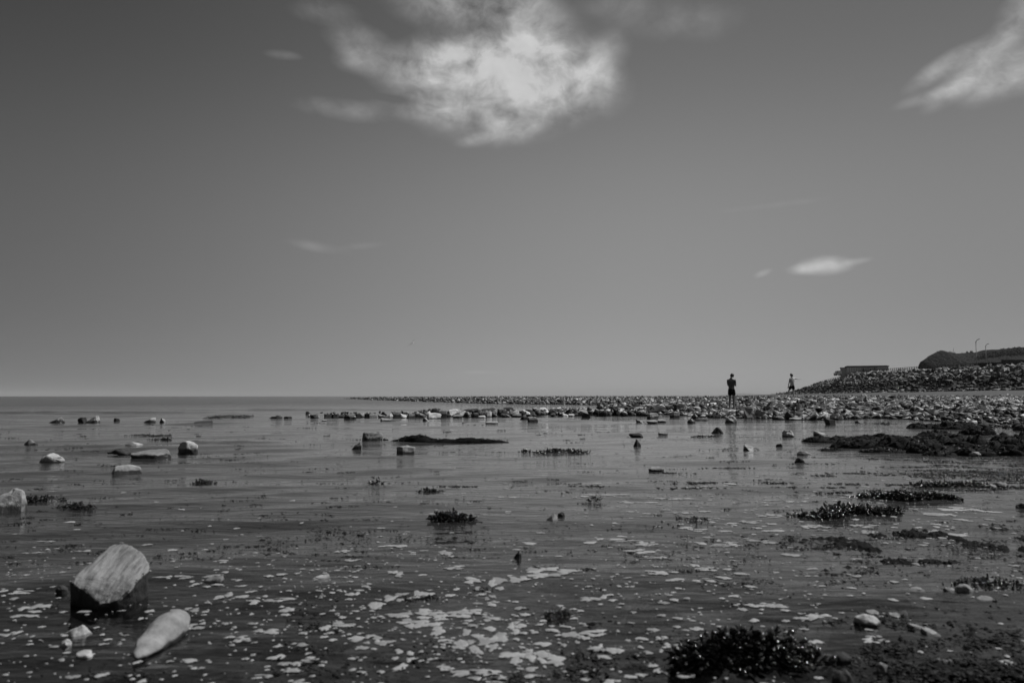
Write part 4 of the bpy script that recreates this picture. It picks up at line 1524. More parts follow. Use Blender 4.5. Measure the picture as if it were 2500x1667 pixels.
link('pole', mesh_bm('pole', bm), M['steel'], root)
bm = bmesh.new()
box_bm(bm, -.3, .3, -.05, .05, q1.z - q0.z - .6, q1.z - q0.z - .45)
link('crossbar', mesh_bm('crossbar', bm), M['steel'], root)

# far coast across the bay
YD = 22000.0
fx = [(1700, 966.5), (1770, 965.5), (1795, 961.5), (1815, 960.2), (1850, 962), (1880, 964), (1930, 963), (1990, 961), (2100, 960), (2400, 958), (2900, 956)]
V = []
for px in np.linspace(1700, 2900, 90):
    py = np.interp(px, [a for a, b in fx], [b for a, b in fx])
    q = P(px, py, YD)
    x = q.x
    V += [(x, YD - 2000, -2), (x, YD - 700, q.z * .6), (x, YD, q.z), (x, YD + 1500, q.z * .5), (x, YD + 3000, -2)]
o = link('distant_hills', mesh_np('distant_hills', V, grid_faces(5, 90), True), plain('far_coast', .05, .95, .05, .3, .002))
tag(o, 'faint low hills of the far coast across the bay', kind='structure')

# ------------------------------------------------------------------ foam on the water
def wz(x, y):
    return float(wave_z(np.array([x]), np.array([y]))[0])


FV, FF_, FD = [], [], []


def foam_blob(x, y, rx_, ry_, rot, lev):
    n = 12 if max(rx_, ry_) < .02 else 22
    ph = [RNG.uniform(0, 6.28) for _ in range(5)]
    am = [.16, .14, .10, .07, .05]
    ring, ring2 = [], []
    for k in range(n):
        t = 6.2832 * k / n
        r_ = 1 + sum(am[j] * math.sin((j + 2) * t + ph[j]) for j in range(5))
        u, v = rx_ * r_ * math.cos(t), ry_ * r_ * math.sin(t)
        ring.append((x + u * math.cos(rot) - v * math.sin(rot), y + u * math.sin(rot) + v * math.cos(rot)))
        ring2.append((x + .62 * (u * math.cos(rot) - v * math.sin(rot)), y + .62 * (u * math.sin(rot) + v * math.cos(rot))))
    b0 = len(FV)
    FV.extend([(a, b, .0012 + lev * .3) for a, b in ring] + [(a, b, .0032 + lev) for a, b in ring2] + [(x, y, .0042 + lev)])
    FD.extend([0.0] * n + [.75] * n + [1.0])
    for k in range(n):
        k2 = (k + 1) % n
        FF_.append((b0 + k, b0 + k2, b0 + n + k2, b0 + n + k))
        FF_.append((b0 + n + k, b0 + n + k2, b0 + 2 * n))


def foam_patch(px, py, wpx, hpx, n, bend=0.0, rot=0.0):
    """a run of merged blobs, wpx by hpx in the photograph's pixels at that place"""
    c = G(px, py)
    s = F / c.y
    L_ = wpx / s
    sl = (c.y / CAMH)
    D = hpx / s * sl
    for k in range(n):
        f = (k + RNG.uniform(.2, .8)) / n - .5
        for _ in range(2):
            yy = c.y + D * (bend * (4 * f * f - .5) + rot * f + RNG.uniform(-.5, .5) * (1 - 1.2 * abs(f)))
            r1 = L_ / n * RNG.uniform(.35, 1.1)
            foam_blob(c.x + f * L_ + RNG.uniform(-.04, .04) * L_, yy, r1, min(D * RNG.uniform(.10, .30), r1 * 2.2), RNG.uniform(-.3, .3), RNG.random() * .0012)


BIG = [(1200, 1425, 130, 36, 7, .35, 0), (1350, 1398, 110, 24, 6, .2, 0), (1290, 1410, 60, 20, 3, 0, 0), (985, 1462, 130, 26, 6, -.5, .6), (1010, 1497, 110, 22, 5, 0, .2),
       (1030, 1530, 120, 36, 7, 0, -.6), (1085, 1500, 110, 22, 6, 0, .1), (1175, 1560, 110, 48, 8, .55, 0), (1260, 1530, 40, 44, 4, 0, -.3), (905, 1560, 90, 24, 5, .3, -.5),
       (985, 1605, 46, 44, 4, 0, -.2), (1300, 1605, 130, 34, 7, -.2, -.2), (1445, 1545, 70, 14, 4, 0, 0), (1485, 1585, 80, 20, 5, 0, -.5), (1450, 1462, 60, 16, 4, 0, .4), (820, 1525, 60, 20, 4, 0, .4),
       (670, 1467, 100, 10, 5, 0, .5), (650, 1537, 44, 14, 3, .3, 0), (725, 1612, 66, 18, 4, 0, .7), (640, 1650, 40, 10, 3, 0, .3), (1150, 1492, 50, 16, 4, 0, 0), (1195, 1510, 44, 12, 3, 0, .3),
       (700, 1490, 34, 20, 3, 0, -.6), (1620, 1400, 70, 14, 4, .2, .4), (1560, 1345, 60, 10, 4, 0, 0), (1510, 1315, 90, 10, 5, 0, -.3), (1580, 1325, 50, 10, 4, 0, 0), (1600, 1360, 60, 9, 4, 0, .3),
       (1870, 1485, 80, 18, 5, 0, -.3), (1975, 1512, 40, 12, 3, 0, .4), (2005, 1508, 50, 10, 3, 0, .2), (2135, 1562, 56, 14, 4, 0, .3), (1610, 1635, 38, 22, 3, 0, 0), (1675, 1645, 44, 14, 3, 0, 0),
       (1555, 1648, 40, 14, 3, 0, 0), (1160, 1640, 110, 20, 6, .2, 0), (1200, 1655, 80, 18, 5, 0, -.3), (1090, 1632, 34, 12, 2, 0, 0), (85, 1488, 66, 18, 4, 0, -.2), (48, 1455, 40, 8, 3, 0, .6),
       (60, 1505, 44, 12, 3, 0, .5), (35, 1545, 26, 18, 2, 0, 0), (590, 1562, 38, 16, 3, 0, -.4), (545, 1463, 30, 16, 2, 0, 0), (465, 1490, 30, 12, 2, 0, .2), (475, 1525, 36, 12, 3, 0, .5),
       (835, 1345, 34, 10, 4, 0, .1), (980, 1330, 34, 8, 3, 0, 0), (945, 1332, 36, 8, 3, 0, 0), (1090, 1352, 26, 14, 3, 0, -.5), (1110, 1390, 36, 12, 3, 0, .2), (960, 1405, 40, 16, 4, 0, -.2),
       (870, 1450, 30, 12, 3, 0, .6), (1650, 1420, 40, 8, 3, 0, 0), (1780, 1330, 60, 8, 3, 0, 0), (1730, 1392, 50, 8, 3, 0, 0), (1930, 1350, 40, 8, 3, 0, 0), (1830, 1275, 50, 7, 4, 0, 0),
       (1990, 1285, 70, 8, 5, 0, 0), (1880, 1262, 60, 8, 4, 0, 0), (2360, 1250, 120, 9, 6, 0, 0), (2300, 1258, 70, 7, 4, 0, 0), (2060, 1240, 60, 6, 4, 0, 0), (2110, 1283, 60, 7, 4, 0, .1),
       (1650, 1215, 90, 6, 5, 0, 0), (1560, 1223, 70, 6, 4, 0, 0), (1480, 1205, 80, 5, 4, 0, 0), (1690, 1290, 60, 8, 4, 0, 0), (1240, 1215, 40, 5, 3, 0, 0), (2470, 1612, 60, 14, 4, 0, 0),
       (520, 1412, 40, 6, 3, 0, .3), (425, 1417, 70, 7, 5, 0, .4), (115, 1318, 40, 5, 3, 0, .3), (80, 1345, 40, 5, 3, 0, .4), (200, 1340, 30, 7, 2, 0, 0)]
for q in BIG:
    foam_patch(q[0], q[1], q[2], q[3], max(2, int(q[4] * .85)), q[5], q[6])
# small flecks, thickest in the middle foreground, and none where the photograph has none
def foam_weight(px, py):
    wy = math.exp(-((py - 1450) / 190) ** 2) * .9 + .45 * math.exp(-((py - 1230) / 60) ** 2)
    wx = .5 + .8 * math.exp(-((px - 1180) / 420) ** 2)
    if py < 1330:
        wx = .12 + 1.1 / (1 + math.exp(-(px - 1250) / 180))
        if px < 900 and py < 1290:
            wx *= .5
    else:
        wx = max(wx, .45 / (1 + math.exp(-(px - 1500) / 150)) if py < 1450 else 0)
        if px > 2000 and py > 1450:
            wx *= .4
    return wy * wx


cnt = 0
for _ in range(60000):
    px, py = RNG.uniform(-60, 2560), 1120 + 560 * RNG.random() ** .8
    f = foam_weight(px, py) * (.45 + 1.1 * float(vnoise(np.array([px / 1.0]), np.array([py * 2.2]), 170, 41, 2)[0] > -.1))
    if RNG.random() > f * .8:
        continue
    c = G(px, py)
    r_ = min(.0025 + RNG.expovariate(1 / .0052), .03)
    if py < 1330:
        r_ = .006 + RNG.expovariate(1 / .010)
    foam_blob(c.x, c.y, r_ * RNG.uniform(.85, 1.6), r_ * RNG.uniform(.7, 1.5), RNG.uniform(-.6, .6), RNG.random() * .0012)
    cnt += 1
    if cnt > 2500:
        break
FV = np.array(FV)
FV[:, 2] += wave_z(FV[:, 0], FV[:, 1])


def foam_mat():
    m, t, b = new_mat('sea_foam')
    g = t.n('ShaderNodeNewGeometry')
    n = t.noise(g.outputs['Position'], 90, 4, .65)
    n2 = t.noise(g.outputs['Position'], 14, 3, .6)
    col = t.m('MULTIPLY', t.mr(n, .3, .7, .22, .31), t.mr(t.m('MULTIPLY', n2, g.outputs['Random Per Island']), .05, .35, .72, 1.08))
    t.put(b.inputs['Base Color'], t.grey(col))
    b.inputs['Roughness'].default_value = .45
    b.inputs['Specular IOR Level'].default_value = .3
    bn = t.n('ShaderNodeBump')
    bn.inputs['Strength'].default_value = .5
    bn.inputs['Distance'].default_value = .004
    t.put(bn.inputs['Height'], n)
    t.put(b.inputs['Normal'], bn.outputs[0])
    at = t.n('ShaderNodeAttribute')
    at.attribute_name = 'thickness'
    lace = t.noise(g.outputs['Position'], 55, 4, .7)
    t.put(b.inputs['Alpha'], t.mr(t.m('ADD', at.outputs['Fac'], t.m('MULTIPLY', t.m('SUBTRACT', lace, .5), 1.9)), .22, .5, 0, .93))
    return m


me = mesh_np('foam', FV, FF_, True)
at_ = me.attributes.new('thickness', 'FLOAT', 'POINT')
at_.data.foreach_set('value', np.array(FD, dtype=np.float32))
o = link('foam', me, foam_mat())
tag(o, 'pale patches and flecks of foam floating on the near water', kind='stuff')


# ------------------------------------------------------------------ seaweed
def frond_shape(seed):
    """one stubby blade of wrack with a swollen end, length 1 along z"""
    rr = random.Random(seed)
    bm = bmesh.new()
    rows = [(.0, .05), (.25, .13), (.5, .2 + rr.uniform(-.03, .03)), (.75, .22 + rr.uniform(-.04, .04)), (.93, .12)]
    rings = []
    bx, by = rr.uniform(-.15, .15), rr.uniform(-.25, .25)
    for (h, r_) in rows:
        cx_, cy_ = bx * h * h, by * h * h
        rings.append([bm.verts.new((cx_ + r_ * math.cos(a), cy_ + .45 * r_ * math.sin(a), h)) for a in [k * math.pi / 3 for k in range(6)]])
    tipv = bm.verts.new((bx, by, 1.0))
    for r0, r1 in zip(rings, rings[1:]):
        for k in range(6):
            bm.faces.new((r0[k], r0[(k + 1) % 6], r1[(k + 1) % 6], r1[k]))
    for k in range(6):
        bm.faces.new((rings[-1][k], rings[-1][(k + 1) % 6], tipv))
    bmesh.ops.triangulate(bm, faces=list(bm.faces))
    v = np.array([q.co[:] for q in bm.verts])
    bm.verts.index_update()
    f = np.array([[q.index for q in fc.verts] for fc in bm.faces])
    return mesh_bm('frond', bm, True), v, f


FR = [frond_shape(k) for k in range(6)]


def clump(px0, py0, px1, py1, label, n, L_, up=.55, parts=0, tilt=0.0, rise=.05, spine=None, group=None, mat='weed', ragged=1.1, fat=1.0):
    """a clump of wrack lying on the water over the span of those pixels"""
    h0 = rise
    a, b = G(px0, (py0 + py1) / 2), G(px1, (py0 + py1) / 2)
    c = (a + b) / 2
    near, far_ = G((px0 + px1) / 2, py1).y, G((px0 + px1) / 2, py0, h0).y
    ry_ = max((far_ - near) / 2, .04)
    c.y = (near + far_) / 2
    rx_ = (b.x - a.x) / 2 * c.y / a.y
    root = empty('seaweed_clump', (c.x, c.y, 0))
    tag(root, label, 'seaweed', group)
    rr = random.Random(int(px0 + py0 * 3))
    tf = []
    for k in range(int(n * 1.7)):
        while True:
            u, v = rr.uniform(-1, 1), rr.uniform(-1, 1)
            if u * u + v * v > 1:
                continue
            if spine is not None:
                v = v * spine - tilt * u + .3 * math.sin(u * 5 + px0)
            edge = mnoise.noise(Vector((u * 2.4, v * 2.4, px0 * .13)))
            if rr.random() < .55 + edge * ragged - .25 * (u * u):
                break
        dz = h0 * max(0, 1 - (u * u + v * v) * .8) * rr.uniform(.1, 1)
        l = L_ * .66 * rr.uniform(.65, 1.3)
        el_ = rr.gauss(up * .5, .4)
        e = Euler((R(90) - el_ + rr.gauss(0, .2), rr.uniform(-.8, .8), rr.uniform(0, 6.28)), 'XYZ')
        wd_ = l * rr.uniform(.6, 1.0) * fat
        tf.append((Vector((u * rx_, v * ry_, dz - .006)), e, (wd_, wd_, l), rr.randrange(6)))
    tf.sort(key=lambda q: q[0].y - q[0].z * 2)
    for (p, e, s, k) in tf[:parts]:
        o = bpy.data.objects.new('frond', FR[k][0])
        COL.objects.link(o)
        o.parent = root
        o.location = p
        o.rotation_euler = e
        o.scale = s
    rest = tf[parts:]
    if rest:
        V, Fc = merge([((FR[k][1] * np.array(s)) @ np.array(e.to_matrix()).T + np.array(p), FR[k][2]) for (p, e, s, k) in rest])
        o = link('fronds', mesh_np('fronds', V, Fc, True), M[mat], root)
        if parts:
            o['kind'] = 'stuff'
    return root


for me, _, _ in FR:
    me.materials.append(M['weed'])
clump(1605, 1526, 1985, 1642, 'large black clump of bladder wrack standing out of the water at the bottom right', 780, .066, up=.9, parts=290, rise=.12, ragged=.5, fat=1.25)
clump(1886, 1224, 2190, 1272, 'long black clump of wrack slanting down to the right, the lower of two', 800, .066, up=.8, parts=200, rise=.065, fat=1.2, spine=.42, tilt=-.55, ragged=.7)
clump(2041, 1195, 2312, 1228, 'long black clump of wrack just above a slanting one, upper of two', 680, .068, up=.8, parts=160, rise=.07, fat=1.2, spine=.5, tilt=.1, ragged=.7)
clump(1050, 1244, 1163, 1273, 'round black clump of wrack alone in the middle of the shallows', 300, .052, up=.8, parts=120, rise=.07, fat=1.2)
clump(1270, 1095, 1446, 1109, 'long thin black clump of wrack in the middle distance', 240, .085, up=.9, rise=.03, spine=.5)
clump(43, 1206, 196, 1227, 'black clump of wrack trailing right from the pale pointed rock', 260, .05, up=.6, rise=.04, spine=.6, tilt=.3)
clump(160, 1223, 267, 1246, 'black clump of wrack just below the trailing one on the left', 180, .05, up=.6, rise=.045, spine=.6, tilt=.3)
clump(485, 1167, 543, 1184, 'small black clump of wrack alone on the left', 110, .05, up=.7, rise=.05)
clump(318, 1059, 432, 1065, 'thin line of wrack floating in front of the splashed rocks', 200, .07, up=.25, rise=.02, spine=.6)
clump(365, 1071, 432, 1075, 'thinner short line of wrack below the longer one on the left', 60, .09, up=.4, rise=.02, spine=.5)
clump(1022, 1190, 1077, 1201, 'small curved sprig of wrack left of the middle', 70, .05, up=.5, rise=.03, spine=.4)
clump(915, 1170, 948, 1178, 'sprig of wrack with one upright tip, left of the middle', 30, .06, up=.9, rise=.07)
clump(1428, 1206, 1462, 1226, 'little upright sprigs of wrack in the middle of the foam flecks', 26, .05, up=1.0, rise=.05)
clump(1650, 1256, 1725, 1278, 'ragged flat patch of wrack left of the two long clumps', 130, .04, up=.3, rise=.02)
clump(1680, 1062, 1752, 1067, 'strip of wrack floating at the foot of the black triangular rock', 150, .06, up=.3, rise=.02, spine=.5)
clump(2170, 1173, 2410, 1189, 'long bank of black wrack holding pale pebbles on the right', 520, .06, up=.45, rise=.04, spine=.6)
clump(540, 1010, 645, 1023, 'dark heap of wrack on hidden rock between the splashed rocks and the ledge', 420, .10, up=.35, rise=.10, spine=.6)
clump(1320, 1478, 1392, 1512, 'dark knob of wrack with wet glints in the foam', 140, .028, up=.5, rise=.03)
clump(955, 1442, 1092, 1470, 'dark tangle of wrack wrapped by curling foam', 260, .022, up=.2, rise=.012, spine=.6, tilt=.3)
clump(1152, 1424, 1210, 1452, 'dark tangle of wrack under the largest foam patch', 120, .024, up=.3, rise=.015)
clump(2085, 1030, 2180, 1038, 'thin strip of wrack in the shallow water before the shore rocks', 90, .12, up=.3, rise=.03, spine=.5)
clump(2280, 1398, 2520, 1450, 'broad dark bed of wrack around pale pebbles at the right edge', 700, .035, up=.4, rise=.03)

# loose floating fragments
bits = []


def bit_streak(px, py, wpx, n, size):
    c = G(px, py)
    L_ = wpx / (F / c.y)
    for _ in range(n):
        f = RNG.gauss(0, .28)
        x, y = c.x + f * L_, c.y + RNG.gauss(0, .035 * L_ + .01) - f * L_ * RNG.uniform(-.05, .05)
        l = size * RNG.uniform(.5, 1.5)
        e = Euler((R(90) + RNG.gauss(0, .25), RNG.uniform(-.5, .5), R(90) + RNG.gauss(0, .9)))
        bits.append(((LEAF_V * np.array((l * .8, l * .8, l))) @ np.array(e.to_matrix()).T + np.array((x, y, .003 + wz(x, y))), LEAF_F))


for _ in range(330):
    py = 1030 + 330 * RNG.random() ** 1.1
    px = RNG.uniform(-40, 2540)
    if px > 1700 and py < 1050:
        continue
    c = G(px, py)
    bit_streak(px, py, RNG.uniform(12, 70) * (1 if py > 1070 else .8), RNG.randint(3, 16), .012 + .0022 * c.y)
for _ in range(110):   # thick on the right in front of the weedy rocks
    py = RNG.uniform(1112, 1200)
    px = 2500 - RNG.expovariate(1 / 260)
    bit_streak(px, py, RNG.uniform(40, 150), RNG.randint(14, 46), .05)
for _ in range(46):
    py = RNG.uniform(1210, 1400)
    px = RNG.uniform(0, 2500)
    bit_streak(px, py, RNG.uniform(30, 120), RNG.randint(8, 26), .022)
for _ in range(1500):
    py = 1045 + 330 * RNG.random()
    px = RNG.uniform(-20, 2520)
    c = G(px, py)
    l = (.006 + .0016 * c.y) * RNG.uniform(.5, 1.6)
    e = Euler((R(90) + RNG.gauss(0, .15), RNG.uniform(-.3, .3), R(90) + RNG.gauss(0, .5)))
    bits.append(((LEAF_V * np.array((l, l * .5, l * 2))) @ np.array(e.to_matrix()).T + np.array((c.x, c.y, .002 + wz(c.x, c.y))), LEAF_F))
V, Fc = merge(bits)
o = link('drifting_seaweed', mesh_np('drifting_seaweed', V, Fc), M['weed_far'])
tag(o, 'small dark fragments of seaweed adrift on the calm water', kind='stuff')

# weed growing on the shallow bed, just awash
bits = []
BEDS = [(1720, 1410, 110, 24, 420), (2100, 1425, 150, 26, 700), (2400, 1415, 130, 34, 800), (2400, 1550, 130, 44, 700), (2160, 1600, 110, 30, 420), (2300, 1640, 220, 34, 900), (1440, 1618, 100, 46, 520),
        (1330, 1490, 70, 22, 160), (800, 1640, 170, 40, 500), (1850, 1330, 120, 12, 260), (2380, 1330, 140, 16, 520), (2300, 1372, 140, 10, 240), (2020, 1330, 130, 10, 220), (1580, 1350, 120, 14, 260),
        (1330, 1350, 90, 10, 160), (900, 1310, 120, 10, 180), (830, 1290, 90, 8, 120), (640, 1345, 100, 9, 90), (700, 1400, 120, 14, 130), (1240, 1320, 70, 8, 100), (1150, 1290, 60, 8, 60), (2230, 1300, 90, 8, 180),
        (2450, 1285, 90, 12, 260), (2150, 1305, 60, 8, 90), (1840, 1420, 60, 24, 160), (300, 1640, 160, 20, 160), (1240, 1655, 60, 16, 120), (2200, 1530, 90, 14, 200), (2060, 1520, 60, 10, 140)]
rb = random.Random(5)
HUM_V, HUM_F = [], []
for _ in range(70):
    q_ = rb.random()
    BEDS.append((2560 - 1900 * q_ ** 1.5, rb.uniform(1265, 1650), rb.uniform(50, 150), rb.uniform(8, 24), rb.randint(70, 200)))
for (px, py, rx_, ry_, n) in BEDS:
    c = G(px, py)
    wx_, wy_ = rx_ * c.y / F * .8, (G(px, py - ry_).y - G(px, min(py + ry_, 1700)).y) * .55
    b0 = len(HUM_V)
    top_ = rb.uniform(-.022, -.010) + (.011 if px > 1900 else .005 if px > 1450 else 0) - (.014 if px < 1000 and py < 1450 else 0)
    for j in range(26):
        for i in range(44):
            u, v = i / 43 * 2 - 1, j / 25 * 2 - 1
            p_ = Vector((c.x + u * wx_, c.y + v * wy_, 0))
            r2 = u * u + v * v + .8 * mnoise.noise(p_ * 3.2) + .5 * mnoise.noise(p_ * 9)
            e_ = max(0.0, 1 - r2)
            HUM_V.append((p_.x, p_.y, -.16 + (.16 + top_) * min(1, e_ * 1.2) ** .7 + .020 * mnoise.noise(p_ * 24) + .014 * mnoise.noise(p_ * 70)))
    HUM_F += [(b0 + j * 44 + i, b0 + j * 44 + i + 1, b0 + j * 44 + i + 45, b0 + j * 44 + i + 44) for j in range(25) for i in range(43)]
    for _ in range(int(n * (2.0 if py > 1400 else 1.2))):
        qx, qy = px + RNG.gauss(0, .5) * rx_, py + RNG.gauss(0, .5) * ry_
        if qy < 1150 or qy > 1720:
            continue
        if RNG.random() > .5 + 1.3 * mnoise.noise(Vector((qx * .02, qy * .05, 3))):
            continue
        c = G(qx, qy)
        l = RNG.uniform(.007, .022)
        e = Euler((R(90) + RNG.gauss(0, .14), RNG.uniform(-.3, .3), RNG.uniform(0, 6.28)))
        z = RNG.uniform(-.025, .004 if qx < 1700 else .012)
        bits.append(((LEAF_V * np.array((l * 1.7, l, l * 1.4))) @ np.array(e.to_matrix()).T + np.array((c.x, c.y, z)), LEAF_F))
o = link('weed_bed', mesh_np('weed_bed', HUM_V, HUM_F, True), M['weed_bed'])
tag(o, 'dark mats of weed on the shallow bed, some just breaking the surface', kind='stuff')
for _ in range(9000):   # a thin even growth everywhere on the near bed
    x, y = RNG.uniform(-3.2, 4.8), RNG.uniform(1.9, 7.5)
    if abs(x) > .72 * y:
        continue
    if vnoise(np.array([x]), np.array([y]), .5, 77, 3)[0] < .12:
        continue
    l = RNG.uniform(.012, .03)
    e = Euler((R(90) + RNG.gauss(0, .14), RNG.uniform(-.3, .3), RNG.uniform(0, 6.28)))
    zb_ = -.05 + RNG.uniform(-.02, .02)
    bits.append(((LEAF_V * np.array((l * 1.7, l, l * 1.4))) @ np.array(e.to_matrix()).T + np.array((x, y, zb_)), LEAF_F))
V, Fc = merge(bits)
o = link('submerged_seaweed', mesh_np('submerged_seaweed', V, Fc), M['weed_sub'])
tag(o, 'dark weed growing on the shallow bed just under the surface', kind='stuff')

# ------------------------------------------------------------------ people
M['skin'] = plain('skin', .20, .55, .3, .06, 12)
M['skin2'] = plain('fair_skin', .42, .55, .3, .06, 12)
M['shorts'] = plain('dark_cloth', .012, .9, .1, .2, 40)
M['shirt'] = plain('grey_cloth', .10, .9, .1, .1, 40)
M['top'] = plain('pale_cloth', .42, .9, .1, .1, 40)
M['hair'] = plain('dark_hair', .012, .6, .3, .3, 120)
M['hair2'] = plain('brown_hair', .07, .6, .3, .3, 120)
M['phone'] = plain('dark_plastic', .03, .3, .5, .1, 10)


def skin_mesh(name, chains, root_key, J, mat, parent, sub=2):
    """chains of joint names; J: name -> ((x,y,z), radius)"""
    me = bpy.data.meshes.new(name)
    keys, edges = [], []
    for ch in chains:
        for k in ch:
            if k not in keys:
                keys.append(k)
        edges += [(keys.index(a), keys.index(b)) for a, b in zip(ch, ch[1:])]
    me.from_pydata([J[k][0] for k in keys], edges, [])
    o = link(name, me, mat, parent)
    m_ = o.modifiers.new('skin', 'SKIN')
    m_.use_smooth_shade = True
    for k, d in zip(keys, me.skin_vertices[0].data):
        r_ = J[k][1]
        d.radius = r_ if isinstance(r_, tuple) else (r_, r_)
        d.use_root = (k == root_key)
    s = o.modifiers.new('sub', 'SUBSURF')
    s.levels = sub
    s.render_levels = sub
    return o


def person(name_label, loc, rz, height, J, hair, skin, shirt, ponytail=False, sleeves=True, shirt_name='shirt', hold=False):
    root = empty('person', loc, rz)
    root.scale = (height, height, height)
    tag(root, name_label, 'person')
    ch = [['pelvis', 'spine', 'chest', 'neck0', 'neck1', 'head', 'crown'], ['head', 'nose']]
    for s in ('l', 'r'):
        ch += [['pelvis', 'hip' + s, 'knee' + s, 'ankle' + s, 'toe' + s], ['chest', 'sho' + s, 'elb' + s, 'wri' + s, 'palm' + s]]
        wv_, pv = Vector(J['wri' + s][0]), Vector(J['palm' + s][0])
        d = (pv - wv_).normalized()
        side = d.cross(Vector((0, 0, 1)))
        side = side.normalized() if side.length > .1 else Vector((0, 1, 0))
        for k in range(4):
            o_ = side * (.012 * (k - 1.5))
            ln = (.034, .042, .040, .030)[k]
            J['f%s%da' % (s, k)] = (tuple(pv + o_ + d * .016), .0052)
            J['f%s%db' % (s, k)] = (tuple(pv + o_ * 1.1 + d * (.016 + ln) + Vector((0, 0, -.008))), .0042)
            ch.append(['palm' + s, 'f%s%da' % (s, k), 'f%s%db' % (s, k)])
        J['t' + s] = (tuple(wv_.lerp(pv, .6) + side * .022 + d * .012), .0055)
        J['u' + s] = (tuple(wv_.lerp(pv, .6) + side * .03 + d * .03), .0045)
        ch.append(['wri' + s, 't' + s, 'u' + s])
    skin_mesh('body', ch, 'pelvis', J, skin, root)
    # shorts
    K = {}
    for k in ('pelvis', 'hipl', 'hipr'):
        K[k] = J[k]
    K['waist'] = (tuple(Vector(J['pelvis'][0]).lerp(Vector(J['spine'][0]), .55)), (.079, .062))
    K['pelvis'] = (J['pelvis'][0], (.090, .072))
    for s in ('l', 'r'):
        h, k = Vector(J['hip' + s][0]), Vector(J['knee' + s][0])
        K['hip' + s] = (tuple(h), (.060, .062))
        K['hem' + s] = (tuple(h.lerp(k, .62)), (.060, .060))
    skin_mesh('shorts', [['pelvis', 'waist'], ['pelvis', 'hipl', 'heml'], ['pelvis', 'hipr', 'hemr']], 'pelvis', K, M['shorts'], root)
    K = {k: J[k] for k in ('spine', 'chest', 'shol', 'shor')}
    K['waist'] = (tuple(Vector(J['pelvis'][0]).lerp(Vector(J['spine'][0]), -.45)), (.084, .070))
    K['spine'] = (J['spine'][0], (.080, .060))
    K['chest'] = (J['chest'][0], (.092, .068))
    K['col'] = (tuple(Vector(J['chest'][0]).lerp(Vector(J['neck0'][0]), .9)), (.050, .046))
    chs = [['chest', 'spine', 'waist'], ['chest', 'col']]
    for s in ('l', 'r'):
        a, b = Vector(J['sho' + s][0]), Vector(J['elb' + s][0])
        K['sho' + s] = (tuple(a), .038)
        if sleeves:
            K['cuff' + s] = (tuple(a.lerp(b, .55)), .033)
            chs.append(['chest', 'sho' + s, 'cuff' + s])
        else:
            chs.append(['chest', 'sho' + s])
    skin_mesh(shirt_name, chs, 'chest', K, shirt, root)
    # hair
    hc, hr = Vector(J['head'][0]), .0
    fw = (Vector(J['nose'][0]) - hc).normalized()
    bm = bmesh.new()
    bmesh.ops.create_icosphere(bm, subdivisions=4, radius=1)
    cr = Vector(J['crown'][0])
    upv = (cr - hc).normalized()
    mid = hc.lerp(cr, .5) - fw * .008
    keepv = []
    for v in bm.verts:
        d = v.co.copy()
        v.co = mid + d * .0525 * (1 + .06 * mnoise.noise(d * 6))
        v.co += upv * d.dot(upv) * .008
        f_ = d.dot(fw)
        u_ = d.dot(upv)
        if u_ < -.1 and f_ > .05 or f_ > .8 and u_ < .4 or u_ < -.75:
            keepv.append(v)
    bmesh.ops.delete(bm, geom=keepv, context='VERTS')
    o = link('hair', mesh_bm('hair', bm, True), hair, root)
    sol = o.modifiers.new('thick', 'SOLIDIFY')
    sol.thickness = .008
    if ponytail:
        b0 = mid - fw * .055 + upv * .012
        K = {'a': (tuple(b0), .014), 'b': (tuple(b0 - fw * .03 + Vector((-.006, 0, -.012))), .022), 'c': (tuple(b0 - fw * .036 + Vector((-.014, 0, -.06))), .020), 'd': (tuple(b0 - fw * .03 + Vector((-.018, 0, -.105))), .007)}
        skin_mesh('ponytail', [['a', 'b', 'c', 'd']], 'a', K, hair, root)
    return root


def base_joints():
    J = {'pelvis': ((0, 0, .535), (.082, .064)), 'spine': ((0, -.006, .63), (.075, .054)), 'chest': ((0, -.004, .745), (.088, .060)), 'neck0': ((0, -.004, .828), .044),
         'neck1': ((0, .008, .862), .034), 'head': ((0, .02, .905), (.045, .050)), 'crown': ((0, .018, .955), (.038, .042)), 'nose': ((0, .075, .907), .008)}
    for s, q in (('l', -1), ('r', 1)):
        J['hip' + s] = ((q * .048, 0, .50), (.050, .054))
        J['knee' + s] = ((q * .055, .012, .28), .037)
        J['ankle' + s] = ((q * .058, -.01, .045), .024)
        J['toe' + s] = ((q * .066, .085, .018), (.022, .015))
        J['sho' + s] = ((q * .100, -.004, .782), .036)
    return J


# man with bowed head, hands together in front
J = base_joints()
J['neck1'] = ((0, .022, .858), .035)
J['head'] = ((0, .052, .893), (.045, .050))
J['crown'] = ((0, .075, .938), (.040, .042))
J['nose'] = ((0, .108, .866), .008)
for s, q in (('l', -1), ('r', 1)):
    J['elb' + s] = ((q * .104, .020, .640), .024)
    J['wri' + s] = ((q * .050, .130, .665), .016)
    J['palm' + s] = ((q * .026, .168, .680), (.016, .010))
mx_ = P(1787, 998, 38.2)
man_z = .30
person('standing person in dark shorts and grey top with bowed head, hands held together in front', (mx_.x, 38.2, P(1787, 999, 38.2).z), R(-38), 1.76, J, M['hair'], M['skin'], M['shirt'])
